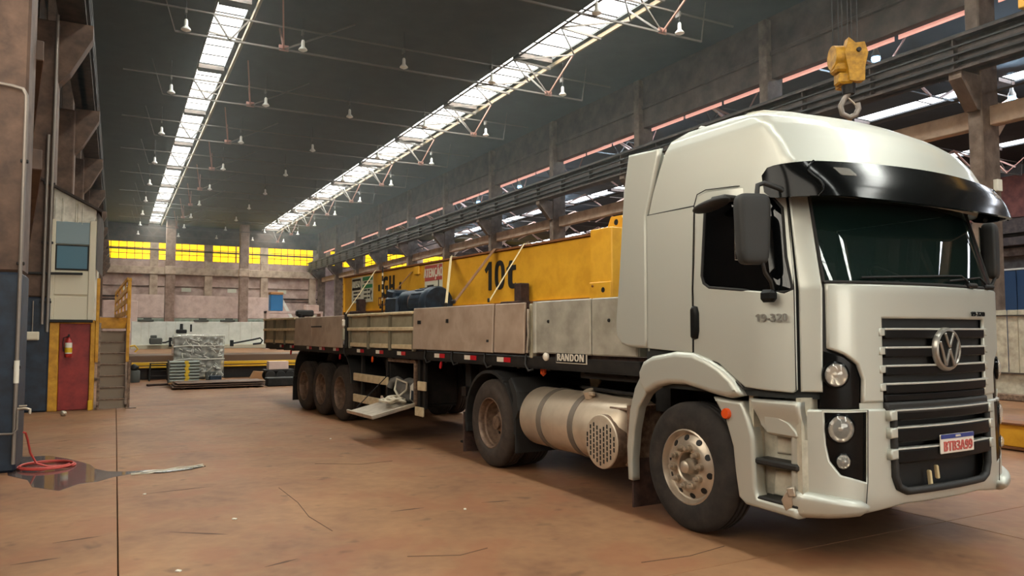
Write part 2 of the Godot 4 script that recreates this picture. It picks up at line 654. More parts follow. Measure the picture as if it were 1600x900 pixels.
	mat("strap_grey", "6a6055", 0.6)
	mat("steel_plate", "6b5344", 0.6, 0.3)
	worn("rust_wall", ["5c332b", "6e3e34", "7d4a3e"], 4.0, 0.8, 0.0, 113)
	mat("blue_sheet", "1d3f63", 0.6)
	worn("grey_sheet", ["55504c", "63605c", "706c68"], 5.0, 0.8, 0.0, 127)
	worn("cream_sheet", ["8f8676", "a89f8c", "b9b09c"], 1.6, 0.6, 0.0, 131)
	mat("bag_grey", "6e6a64", 0.8)
	mat("rope_pale", "b9ae9a", 0.85)
	mat("jug_white", "d6cfc0", 0.4)
	mat("red_plain", "a82a22", 0.4)
	mat("yellow_tape", "d8b01c", 0.5)
	mat("blue_crate", "2a6ea0", 0.5)
	mat("silver", "a8a49c", 0.3, 0.8)

func hall() -> void:
	# floor of cast slabs with open joints
	var bed := struct("floor")
	put("subfloor", S().box(V(20, -0.2, (BACK + FRONT) * 0.5), V(66, 0.2, FRONT - BACK + 2)), M["crack"], bed)
	var xs := [-2.6, 0.06, 6.3, 12.6, 18.9, 26.0, 34.0, 43.0, 51.0]
	var k := 0
	for i in xs.size() - 1:
		var z := FRONT
		while z > BACK:
			var z1 := maxf(z - (7.0 if i < 4 else 14.0), BACK)
			put("slab", S().box(V((xs[i] + xs[i + 1]) * 0.5, -0.06, (z + z1) * 0.5), V(xs[i + 1] - xs[i] - 0.008, 0.12, z - z1 - 0.006), 0.004), M["floor2" if (k * 7 + i * 3) % 5 == 1 else "floor"], bed)
			z = z1
			k += 1
	for c in [[1.54, -8.07, 1.57, -7.3, 1.54, -6.7, 1.6, -6.14], [3.3, -4.3, 3.7, -4.26, 4.1, -4.33], [2.2, -9.3, 2.7, -9.0, 3.1, -9.05], [1.9, -5.2, 2.25, -5.05, 2.5, -5.12]]:
		var pts: Array = []
		for i in range(0, c.size(), 2): pts.append(V(c[i], 0.0, c[i + 1]))
		put("crack", S().tube(pts, 0.004, 4), M["crack"], bed)
	for q in [[-1.37,-12.8,-0.81,-12.93],[-0.75,-12.87,-0.53,-13.02],[0.87,-13.31,1.06,-13.37],[0.29,-8.39,0.95,-8.46],[-0.38,-6.79,-0.05,-6.84],[0.43,-6.72,0.84,-6.42],[0.95,-5.43,1.19,-5.51],[2.05,-13.77,2.33,-13.82],[2.23,-6.54,2.55,-6.54],[3.1,-6.48,3.39,-6.42],[-0.6,-6.3,-0.3,-6.33]]:
		var a := V(q[0], 0.0, q[1])
		var b := V(q[2], 0.0, q[3])
		var n := (b - a).normalized()
		put("scuff_mark", S().panel(P([0, 0, a.distance_to(b) * 0.3, 0.012, a.distance_to(b) * 0.7, 0.02, a.distance_to(b), 0.0, a.distance_to(b) * 0.6, -0.014, a.distance_to(b) * 0.25, -0.008]), func(u, v, h): return a + n * u + V(n.z, 0, -n.x) * v + V(0, 0.0002 + h, 0), 0.001, 0.001, 0.2), M["crack"], bed)
	# shell
	struct("wall_left", S().box(V(-2.45, 6.2, (BACK + FRONT) * 0.5), V(0.3, 12.6, FRONT - BACK + 1.2)), M["dark_wall"])
	struct("wall_front", S().box(V(25, 6.2, FRONT + 0.15), V(56, 12.6, 0.3)), M["dark_wall"])
	struct("wall_far", S().box(V(51.0, 6.2, (BACK + FRONT) * 0.5), V(0.3, 12.6, FRONT - BACK + 1.2)), M["grey_sheet"])
	var gw := struct("window_16")
	for i in 10:
		for j in 4: put("pane", S().box(V(-2.28, 4.25 + j * 1.1, -8.85 + i * 1.3), V(0.03, 1.06, 1.26)), M["gate_pane"], gw)
	var dw := struct("window_17")
	for i in 10:
		for j in 4: put("pane", S().box(V(2.7 + i * 1.4, 1.5 + j * 1.6, FRONT - 0.12), V(1.34, 1.54, 0.03)), M["gate_pane"], dw)
	var wr := struct("wall_right")
	put("upper_wall", S().box(V(19.6, 11.25, (BACK + FRONT) * 0.5), V(0.3, 2.2, FRONT - BACK)), M["dark_wall"], wr)
	put("upper_ledge", S().box(V(19.42, 11.0, (BACK + FRONT) * 0.5), V(0.1, 0.14, FRONT - BACK), 0.02), M["dark_wall"], wr)
	# back wall with its band of yellow windows
	var wb := struct("wall_back")
	put("lower_wall", S().box(V(25, 4.38, BACK - 0.15), V(56, 8.76, 0.3)), M["back_wall"], wb)
	put("upper_wall", S().box(V(25, 11.5, BACK - 0.15), V(56, 2.0, 0.3)), M["dark_wall"], wb)
	put("ledge", S().box(V(8.9, 7.65, BACK + 0.25), V(21.6, 0.75, 0.5), 0.04), M["pale_concrete"], wb)
	put("rail", S().box(V(8.9, 5.05, BACK + 0.08), V(21.6, 0.14, 0.12)).box(V(8.9, 4.75, BACK + 0.06), V(21.6, 0.08, 0.08)), M["dark_wall"], wb)
	put("rail", S().box(V(8.9, 6.1, BACK + 0.06), V(21.6, 0.06, 0.08)), M["concrete"], wb)
	for x in [-2.0, 3.25, 8.35, 13.9, 19.0]:
		put("pilaster", S().box(V(x, 4.4, BACK + 0.2), V(0.75, 8.8, 0.4), 0.03), M["pale_concrete"], wb)
	for x in [0.8, 6.3, 10.7, 15.8]:
		put("bright_patch", S().box(V(x, 5.8, BACK + 0.03), V(0.9, 0.4, 0.04)), M["poster_white"], wb)
	var spans := [[-1.3, 2.9], [3.65, 5.0], [5.1, 7.95], [8.75, 11.0], [11.1, 13.5], [14.3, 19.1], [21.0, 24.0], [25.0, 31.0], [32.0, 39.0], [40.0, 50.0]]
	var w := 1
	var x0 := -2.4
	for s in spans:
		put("mullion", S().box(V((x0 + s[0]) * 0.5, 9.62, BACK - 0.15), V(s[0] - x0, 1.76, 0.3)), M["pale_concrete"], wb)
		x0 = s[1]
		var win := struct("window_%d" % w)
		w += 1
		var n := maxi(1, roundi((s[1] - s[0]) / 0.72))
		var dx: float = (s[1] - s[0]) / n
		for i in n:
			for r in 3:
				put("pane", S().box(V(s[0] + dx * (i + 0.5), 9.06 + r * 0.58, BACK - 0.12), V(dx - 0.05, 0.54, 0.03)), M["yellow_pane"], win)
		var fr := S()
		for i in n + 1: fr.box(V(s[0] + dx * i, 9.62, BACK - 0.11), V(0.06, 1.76, 0.06))
		for r in 4: fr.box(V((s[0] + s[1]) * 0.5, 8.77 + r * 0.58, BACK - 0.11), V(s[1] - s[0], 0.06, 0.06))
		put("window_frame", fr, M["girder_steel"], win)
	put("mullion", S().box(V(50.5, 9.62, BACK - 0.15), V(1.2, 1.76, 0.3)), M["pale_concrete"], wb)
	put("guard_rail", S().bar(V(-2, 9.75, BACK + 0.5), V(19, 9.65, BACK + 0.5), 0.16, 0.16), M["girder_steel"], wb)
	# roof
	var rf := struct("ceiling")
	for s in [[-2.6, 2.67], [3.63, 13.45], [14.95, 32.7], [33.9, 44.4], [45.6, 51.2]]:
		put("roof_sheet", S().box(V((s[0] + s[1]) * 0.5, ROOF + 0.1, (BACK + FRONT) * 0.5), V(s[1] - s[0], 0.2, FRONT - BACK + 1.0)), M["roofing"], rf)
	var si := w
	for s in [[2.67, 3.63, "skylight"], [13.45, 14.95, "skylight"], [32.7, 33.9, "skylight_cold"], [44.4, 45.6, "skylight_cold"]]:
		var sky := struct("window_%d" % si)
		si += 1
		var z := Z0 + 6 * BAY
		while z > BACK:
			var z1 := maxf(z - BAY, BACK)
			var n := 6 if si <= w + 2 else 2
			for i in n:
				var d: float = (z - z1 - 0.5) / n
				put("pane", S().box(V((s[0] + s[1]) * 0.5, ROOF + 0.08, z - 0.25 - d * (i + 0.5)), V(s[1] - s[0], 0.03, d - 0.06)), M[s[2]], sky)
				if i > 0: put("glazing_bar", S().box(V((s[0] + s[1]) * 0.5, ROOF + 0.075, z - 0.25 - d * i), V(s[1] - s[0], 0.05, 0.07)), M["girder_steel"], sky)
			put("cross_beam", S().box(V((s[0] + s[1]) * 0.5, ROOF - 0.06, z), V(s[1] - s[0], 0.16, 0.5)), M["girder_steel"], sky)
			z = z1
		put("ridge_cover", S().box(V((s[0] + s[1]) * 0.5, ROOF + 0.24, (BACK + FRONT) * 0.5), V(s[1] - s[0] + 0.4, 0.05, FRONT - BACK + 1)), M["roofing"], sky)

func right_hall() -> void:
	# columns of the right-hand row; each carries a corbel for the crane runway
	for i in 13:
		var z := Z0 - (i - 2) * BAY
		if z < BACK + 0.5: break
		var seen_ := i - 2
		var lab := "concrete column behind the photographer in the right-hand row" if seen_ < 0 else ("concrete column rising beside the truck cab, nearest of the right-hand row" if seen_ == 0 else "dark concrete column of the right-hand row, %s from the front" % ORD[seen_])
		var c := thing("concrete_column", lab, "column", V(XR + 0.38, 0, z), 0.0, "columns of the right-hand row")
		put("shaft", S().box(V(0, 6.1, 0), V(0.75, 12.2, 0.36), 0.03), M["concrete"], c)
		put("corbel", S().prism(P([-0.36, 7.2, -0.36, 8.1, -1.15, 8.1, -1.15, 7.92, -0.52, 7.2]), Transform3D(Basis(), V(0, 0, -0.16)), 0.32), M["concrete"], c)
		put("corbel", S().prism(P([0.36, 6.6, 0.36, 7.5, 1.0, 7.5, 1.0, 7.3]), Transform3D(Basis(), V(0, 0, -0.16)), 0.32), M["pale_concrete"], c)
		if seen_ == 0: put("junction_box", S().box(V(0.1, 5.3, 0.24), V(0.2, 0.3, 0.12), 0.01), M["paper"], c, "white junction box")
	for sd in 2:
		var x: float = 18.62 if sd == 0 else -0.95
		var g := thing("runway_girder", "dark steel crane runway along the right-hand columns" if sd == 0 else "dark steel crane runway along the left-hand columns", "girder", V(x, 8.1, 0))
		var zc := (BACK + FRONT) * 0.5
		var zl := FRONT - BACK - 0.4
		var bw := S()
		bw.box(V(0, 0.43, zc), V(0.14, 0.86, zl)); bw.box(V(0, 0.03, zc), V(0.5, 0.06, zl)); bw.box(V(0, 0.84, zc), V(0.6, 0.06, zl))
		put("beam", bw, M["girder_steel"], g)
		put("crane_rail", S().box(V(0, 0.94, zc), V(0.1, 0.14, zl), 0.01), M["dark_steel"], g)
		var sgn := -1.0 if sd == 0 else 1.0
		for k in 3:
			put("conductor", S().box(V(sgn * 0.28, 0.2 + k * 0.2, zc), V(0.05, 0.05, zl)), M["dark_steel"], g)
		var z := Z0 + 2 * BAY
		while z > BACK:
			put("stiffener", S().box(V(sgn * 0.16, 0.43, z), V(0.2, 0.76, 0.04)), M["girder_steel"], g)
			z -= BAY / 3.0
	var lb := thing("longitudinal_beam", "pale concrete beam running between the right-hand columns below the crane runway", "beam", V(XR + 0.5, 7.1, (BACK + FRONT) * 0.5))
	put("beam", S().box(Vector3.ZERO, V(0.3, 0.5, FRONT - BACK - 0.4), 0.02), M["pale_concrete"], lb)
	put("guard_rail", S().bar(V(0.2, 0.7, -49), V(0.2, 0.7, 49), 0.05, 0.05), M["truss"], lb)
	# pink strip of sheeting under the upper wall
	var w := struct("window_15")
	for i in 12:
		var z := Z0 + BAY - i * BAY
		for j in 3:
			var za := z - 0.35 - j * 2.12
			if za < BACK + 2.2: continue
			put("pane", S().box(V(19.72, 10.06, za - 1.02), V(0.03, 0.13, 1.98)), M["pink_pane"], w)
	# far side of the neighbouring hall
	var fw := struct("trim_1")
	put("clerestory_sheet", S().box(V(50.6, 10.2, -33), V(0.2, 2.7, 99)), M["rust_wall"], fw)
	for i in 45: put("seam", S().box(V(50.45, 10.2, FRONT - 2.0 - i * 2.2), V(0.12, 2.7, 0.12)), M["girder_steel"], fw)
	put("far_runway", S().box(V(49.8, 8.2, -33), V(0.5, 0.9, 99)).box(V(49.6, 7.2, -33), V(0.8, 0.5, 99)), M["girder_steel"], fw)
	put("far_beam", S().box(V(50.3, 6.6, -33), V(0.6, 0.5, 99)), M["concrete"], fw)
	for i in 14: put("far_column", S().box(V(50.3, 6.1, Z0 + 14 - i * BAY), V(0.6, 12.2, 0.6)), M["concrete"], fw)
	# lit lamps of the neighbouring hall
	var lit := [[23.6, -17.0, "nearest the truck roof"], [23.7, -30.2, "above the cab fairing"], [23.7, -43.7, "above the lettered crane beam"], [23.8, -50.4, "farther down the row"], [34.8, -76.0, "farthest down the inner row"], [34.8, -68.7, "in the middle of the inner row"], [33.6, -54.5, "nearest of the inner row"], [32.6, -17.3, "at the right edge of the picture"]]
	for l in lit:
		var t := thing("bay_lamp", "bluish lit bay lamp in the neighbouring hall, %s" % l[2], "lamp", V(l[0], 11.3, l[1]), 0.0, "lit lamps of the neighbouring hall")
		put("shade", S().lathe([Vector2(0.05, 0.42), Vector2(0.08, 0.25), Vector2(0.14, 0.12), Vector2(0.15, 0.02)]), M["lamp_white"], t)
		put("bulb", S().lathe([Vector2(0.0, 0.12), Vector2(0.1, 0.06), Vector2(0.16, -0.04), Vector2(0.13, -0.13), Vector2(0.0, -0.2)]), M["lamp_lit"], t)
		put("cable", S().cyl(V(0, 0.42, 0), V(0, 1.02, 0), 0.012, 0.012, 6), M["cable"], t)
		var o := OmniLight3D.new()
		o.name = "lamp_light"; o.light_color = hx("bfe0ff"); o.light_energy = 14.0; o.omni_range = 60.0; o.omni_attenuation = 2.0
		o.light_size = 0.1; o.shadow_enabled = true; o.position = V(0, -0.04, 0)
		t.add_child(o)

func one_truss(z: float, x0: float, x1: float, lab: String, grp: String) -> void:
	var pale := x0 > 20.0
	var t := thing("roof_truss", lab, "truss", V(0, 10.95, z), 0.0, grp)
	put("bottom_chord", S().bar(V(x0, 0, 0), V(x1, 0, 0), 0.05, 0.06), M["truss"], t)
	put("top_chord", S().bar(V(x0 - 1.4, 0.77, 0), V(x1 + 1.4, 0.77, 0), 0.045, 0.05), M["truss"], t)
	put("end_post", S().bar(V(x0, 0, 0), V(x0 - 0.4, 1.35, 0), 0.03, 0.03), M["truss"], t)
	put("end_post", S().bar(V(x1, 0, 0), V(x1 + 0.2, 1.35, 0), 0.03, 0.03), M["truss"], t)
	var legs := [[x0 + 1.6, -0.5, 0.0, 0], [x0 + 1.6, 0.6, 0.0, 0], [x0 + 3.3, -0.35, 1.6, 1], [x0 + 3.3, 0.15, -1.6, 1], [x0 + 3.3, 2.4, 0.0, 0],
		[x1 - 1.6, 0.3, 1.6, 1], [x1 - 1.6, -0.15, -1.6, 0], [x1 - 1.6, -1.2, 0.0, 0]]
	for l in legs:
		var h := 1.32 if l[2] != 0.0 or absf(l[1]) > 1.0 else 0.77
		put("web", S().bar(V(l[0], 0, 0), V(l[0] + l[1], h, l[2]), 0.05, 0.05), M["truss_primer" if l[3] else "truss"], t)
	if pale:
		for i in 7:
			var x := x0 + i * 3.6
			put("web", S().bar(V(x, 0, 0), V(x + 1.5, 0.77, 0), 0.08, 0.08), M["truss_pink"], t)
			put("web", S().bar(V(x + 3.0, 0, 0), V(x + 1.5, 0.77, 0), 0.08, 0.08), M["truss_pink"], t)
			put("web", S().bar(V(x + 1.5, 0.77, 0), V(x + 1.7, 0, 1.2), 0.08, 0.08), M["truss_pink"], t)
	for l in [x0 + 3.3, x1 - 1.6]:
		put("gusset", S().box(V(l, 0.05, 0), V(0.32, 0.2, 0.05), 0.01), M["truss_primer"], t)

func roof_steel() -> void:
	var k := 0
	var rows := [[1.7, "left of left roof light"], [5.3, "right of left roof light"], [8.85, "mid-way between the roof lights"], [12.35, "left of right roof light"], [15.5, "right of right roof light"]]
	for i in 10:
		var z := Z0 - (i + 1) * BAY
		if z < BACK + 1.0: break
		one_truss(z, 1.4, 16.5, "thin steel roof truss across the hall, %s from the front" % ORD[i], "roof trusses of the hall")
		one_truss(z, 21.8, 48.0, "pinkish steel truss in the neighbouring hall, %s from the front" % ORD[i], "roof trusses of the neighbouring hall")
		for r in rows:
			var t := thing("hanging_lamp", "unlit bell lamp %s, %s truss from front" % [r[1], ORD[i]], "lamp", V(r[0], 11.0, z + 0.12), 0.0, "unlit lamps hanging from the roof trusses")
			put("reflector", S().lathe([Vector2(0.035, 0.34), Vector2(0.055, 0.3), Vector2(0.062, 0.12), Vector2(0.14, 0.03), Vector2(0.15, 0.0), Vector2(0.09, -0.03), Vector2(0.0, -0.07)], Transform3D(), 14), M["lamp_white"], t)
			put("hanger", S().cyl(V(0, 0.33, 0), V(0, 1.3, 0), 0.014, 0.014, 6), M["cable"], t)
			put("clamp", S().box(V(0, 0.62, -0.06), V(0.06, 0.16, 0.2)), M["truss"], t)
	# gutters and zigzag bracing under the roof lights
	for s in [[3.78, "along the left roof light"], [15.08, "along the right roof light"]]:
		tag(put("gutter_beam", S().box(V(s[0] + 0.05, ROOF - 0.12, (BACK + FRONT) * 0.5), V(0.09, 0.16, FRONT - BACK - 0.4), 0.01), M["gutter"]), "tan longitudinal purlin %s" % s[1], "beam")
	for s in [[2.6, 3.72, "left", 1], [13.35, 15.0, "right", 2]]:
		var b := thing("roof_bracing", "zigzag steel bracing under the %s roof light" % s[2], "bracing", V(0, ROOF - 0.3, 0))
		var z := Z0 + BAY
		while z > BACK + 8:
			var n: int = s[3]
			for j in n:
				var a := z - BAY * j / n
				var c := z - BAY * (j + 1) / n
				if n == 2:
					put("brace", S().bar(V(s[0], 0.1, a), V(s[1], 0, (a + c) * 0.5), 0.04, 0.05), M["truss"], b)
					put("brace", S().bar(V(s[1], 0, (a + c) * 0.5), V(s[0], 0.1, c), 0.04, 0.05), M["truss"], b)
					put("strut", S().bar(V(s[0], 0.1, a), V(s[1], 0, a), 0.06, 0.08), M["truss"], b)
				else:
					put("strut", S().bar(V(s[0], 0.1, a - 2.6), V(s[1], 0, a - 2.6), 0.05, 0.05), M["truss"], b)
			z -= BAY
		put("edge_tube", S().bar(V(s[0], 0.1, FRONT - 0.5), V(s[0], 0.1, BACK + 0.5), 0.05, 0.05), M["truss"], b)

const CW := 1.25
const CR := 0.40
const CB := 0.21
const CE := CW - CR + CR * PI * 0.5

# outline of the cab seen from above: a = way along it from the middle of the front, h = height above the skin
func plan(a: float, y: float, h: float, zf: float, zend_to: float) -> Vector3:
	var s := -1.0 if a < 0.0 else 1.0
	var A := absf(a)
	var c := CW - CR
	var x := A
	var z := 0.0
	var ang := 0.0
	if A <= c:
		z = zf - CB * (A / CW) * (A / CW)
		ang = atan(2.0 * CB * A / (CW * CW))
	elif A <= CE:
		var ph := (A - c) / CR
		x = c + CR * sin(ph)
		z = zf - CB * (x / CW) * (x / CW) - CR * (1.0 - cos(ph))
		ang = ph + 0.22 * (1.0 - ph / 1.5708)
	else:
		x = CW
		var ze := zf - CB - CR
		z = lerpf(ze, zend_to, (A - CE) / (2.803 - CE))
		ang = PI * 0.5
	return Vector3(s * (x + sin(ang) * h), y, z + cos(ang) * h)

func cab(a: float, y: float, h: float) -> Vector3:
	return plan(a, y, h, 1.36 if y < 1.93 else 1.36 - (y - 1.93) * 0.3, -0.5)

func low(a: float, y: float, h: float) -> Vector3:
	var r := clampf((0.5 - y) / 0.16, 0.0, 1.0)
	return plan(a, y, h - 0.04 * r * r, 1.36, -0.5)

func flank(z: float, y: float, h: float) -> Vector3:
	return Vector3(-CW - h, y, z)

const ROOF_ROWS := [[2.58, 1.245, 1.19, 0.17, 0.2, -0.43], [2.8, 1.24, 1.25, 0.18, 0.09, -0.36], [3.0, 1.228, 1.14, 0.18, 0.06, -0.28], [3.13, 1.212, 1.04, 0.18, 0.06, -0.23], [3.22, 1.17, 0.93, 0.18, 0.09, -0.2],
	[3.31, 1.03, 0.77, 0.16, 0.26, -0.14], [3.39, 0.78, 0.54, 0.12, 0.34, -0.1], [3.44, 0.45, 0.28, 0.06, 0.3, -0.1], [3.46, 0.03, -0.02, 0.0, 0.02, -0.1]]

func roof_skin(u: float, v: float) -> Vector3:
	var f := v * (ROOF_ROWS.size() - 1)
	var i := mini(int(f), ROOF_ROWS.size() - 2)
	var q: Array = []
	for k in 6: q.append(lerpf(ROOF_ROWS[i][k], ROOF_ROWS[i + 1][k], f - i))
	var t := u * 2.0 - 1.0
	var s := signf(t)
	var A := absf(t)
	var w: float = q[1]
	var r := minf(q[4], w * 0.95)
	var c := w - r
	var ze: float = q[2] - q[3] - r
	if A < 0.4:
		var x := c * A / 0.4
		return Vector3(s * x, q[0], q[2] - q[3] * (x / w) * (x / w))
	if A < 0.62:
		var ph := (A - 0.4) / 0.22 * PI * 0.5
		var x := c + r * sin(ph)
		return Vector3(s * x, q[0], q[2] - q[3] * (x / w) * (x / w) - r * (1.0 - cos(ph)))
	return Vector3(s * w, q[0], lerpf(ze, minf(q[5], ze - 0.01), (A - 0.62) / 0.38))

func visor_skin(u: float, v: float, h: float) -> Vector3:
	var t := u * 2.0 - 1.0
	var A := absf(t)
	var zf := lerpf(1.3, 1.48, v) + 0.02 * sin(v * PI)
	var w := lerpf(1.25, 1.262, v)
	var r := lerpf(0.2, 0.3, v)
	var b := lerpf(0.17, 0.2, v)
	var c := w - r
	var ce := c + r * PI * 0.5
	var ae := ce + (zf - b - r - lerpf(0.86, 0.89, v))
	var top := 2.81 - 0.03 * A * A - 0.05 * pow(clampf((A - 0.95) / 0.05, 0.0, 1.0), 2.0)
	var bot := 2.505 + 0.05 * pow(A, 2.0) + 0.05 * pow(clampf((A - 0.94) / 0.06, 0.0, 1.0), 2.0)
	var a := A * ae
	var x := minf(a, c)
	var z := zf
	var ang := 0.0
	if a > c:
		ang = minf((a - c) / r, PI * 0.5)
		x = c + r * sin(ang)
		z -= r * (1.0 - cos(ang)) + maxf(0.0, a - ce)
	z -= b * (x / w) * (x / w)
	ang += 0.25 * (x / w) * (1.0 - ang / 1.58)
	return Vector3(signf(t) * (x + sin(ang) * h), lerpf(top, bot, v), z + cos(ang) * h)

func mirror_skin(u: float, v: float) -> Vector3:
	var a := u * PI
	var b := v * TAU
	var q := func(x: float, p: float) -> float: return signf(x) * pow(absf(x), p)
	var p := V(0.116 * q.call(sin(a), 0.35) * q.call(cos(b), 0.35), 0.245 * q.call(-cos(a), 0.3), 0.06 * q.call(sin(a), 0.35) * q.call(sin(b), 0.5))
	p.x *= 1.0 + 0.1 * (p.y / 0.245)
	return V(-1.47, 2.32, 0.95) + Basis(Vector3.UP, -0.35) * p

func kerb_skin(u: float, v: float) -> Vector3:
	var a := u * PI
	var b := v * TAU
	return V(-1.42 + 0.1 * sin(a) * cos(b), 2.555 + 0.035 * sin(a) * sin(b) - 0.03 * cos(a), 0.51 - 0.17 * cos(a))

func wheel(parent: Node3D, at: Vector3, kind: String, out := -1.0) -> Node3D:
	var w := Node3D.new()
	w.name = "wheel"
	parent.add_child(w, true)
	w.position = at
	var xf := Transform3D(Basis(V(0, 0, 1), V(out, 0, 0), V(0, 1, 0)), Vector3.ZERO)
	var R := 0.52 if kind != "trailer" else 0.5
	var hw := 0.15
	var pr := [Vector2(0.285, hw - 0.03), Vector2(0.3, hw - 0.012), Vector2(0.34, hw), Vector2(0.42, hw + 0.004), Vector2(R - 0.035, hw - 0.02), Vector2(R - 0.008, hw - 0.045), Vector2(R, hw - 0.07)]
	for g in [0.05, 0.0, -0.05]:
		pr += [Vector2(R, g + 0.012), Vector2(R - 0.012, g + 0.008), Vector2(R - 0.012, g - 0.008), Vector2(R, g - 0.012)]
	pr += [Vector2(R, -hw + 0.07), Vector2(R - 0.035, -hw + 0.02), Vector2(0.42, -hw), Vector2(0.285, -hw + 0.03)]
	put("tyre", S().lathe(pr, xf, 48), M["tyre" if kind == "front" else "tyre_dusty"], w)
	var rm := "alloy" if kind == "front" else "dusty_rim"
	if kind == "front":
		put("rim", S().lathe([Vector2(0.292, 0.118), Vector2(0.303, 0.14), Vector2(0.292, 0.146), Vector2(0.28, 0.13), Vector2(0.268, 0.1), Vector2(0.255, 0.094), Vector2(0.215, 0.118), Vector2(0.195, 0.13), Vector2(0.125, 0.13), Vector2(0.115, 0.12), Vector2(0.108, 0.0), Vector2(0.0, 0.0)], xf, 40), M[rm], w)
		put("hub", S().lathe([Vector2(0.07, 0.0), Vector2(0.066, 0.11), Vector2(0.06, 0.125), Vector2(0.055, 0.13), Vector2(0.05, 0.17), Vector2(0.036, 0.182), Vector2(0, 0.185)], xf, 24), M[rm], w)
		for i in 10:
			var a := TAU * (i + 0.3) / 10
			var d := V(0, cos(a), sin(a)) * 0.155
			put("nut_cap", S().cyl(d + V(out * 0.12, 0, 0), d + V(out * 0.165, 0, 0), 0.03, 0.028, 10).cyl(d + V(out * 0.16, 0, 0), d + V(out * 0.195, 0, 0), 0.021, 0.017, 10), M[rm], w)
			var d2 := V(0, cos(a + 0.31), sin(a + 0.31)) * 0.228
			var nn := V(out * 0.88, 0, 0) + d2.normalized() * 0.47
			put("hand_hole", S().cyl(d2 + V(out * 0.105, 0, 0), d2 + V(out * 0.105, 0, 0) + nn * 0.01, 0.026, 0.026, 12), M["black"], w)
	else:
		put("rim", S().lathe([Vector2(0.29, 0.118), Vector2(0.302, 0.138), Vector2(0.292, 0.142), Vector2(0.28, 0.12), Vector2(0.274, 0.07), Vector2(0.255, 0.055), Vector2(0.25, -0.06), Vector2(0.235, -0.085), Vector2(0.19, -0.09), Vector2(0.15, -0.075), Vector2(0.13, -0.07), Vector2(0, -0.07)], xf, 36), M[rm], w)
		put("hub", S().lathe([Vector2(0.125, -0.09), Vector2(0.12, -0.02), Vector2(0.1, 0.02), Vector2(0.085, 0.03), Vector2(0.08, 0.06), Vector2(0, 0.065)], xf, 24), M[rm], w)
		for i in 10:
			var a := TAU * i / 10
			var d := V(0, cos(a), sin(a)) * 0.168
			put("wheel_nut", S().cyl(d + V(out * -0.08, 0, 0), d + V(out * -0.04, 0, 0), 0.02, 0.018, 6), M["dark_steel"], w)
			if kind == "drive" and i % 2 == 0:
				var d2 := V(0, cos(a + 0.3), sin(a + 0.3)) * 0.215
				put("hand_hole", S().cyl(d2 + V(out * -0.09, 0, 0), d2 + V(out * -0.082, 0, 0), 0.024, 0.024, 10), M["black"], w)
	return w

func lamp_unit(parent: Node3D, called: String, a: float, y: float, r: float) -> void:
	var c := low(a, y, 0.0)
	var nn := (low(a, y, 0.1) - c).normalized()
	var xv := Vector3.UP.cross(nn).normalized()
	var xf := Transform3D(Basis(xv, nn, xv.cross(nn)), c)
	var l := put(called, S().lathe([Vector2(r * 1.12, 0.0), Vector2(r * 1.12, 0.022), Vector2(r, 0.026), Vector2(r * 0.97, 0.029), Vector2(r * 0.8, 0.037), Vector2(r * 0.45, 0.044), Vector2(0, 0.046)], xf, 24), M["lamp_glass"], parent)
	put("reflector", S().lathe([Vector2(r * 0.97, 0.026), Vector2(r * 0.7, 0.016), Vector2(r * 0.3, 0.01), Vector2(r * 0.2, 0.02), Vector2(0, 0.024)], xf, 24), M["reflector"], l)
	put("lamp_ring", S().lathe([Vector2(r * 1.3, 0.0), Vector2(r * 1.28, 0.02), Vector2(r * 1.1, 0.024)], xf, 24), M["gloss_black"], l)

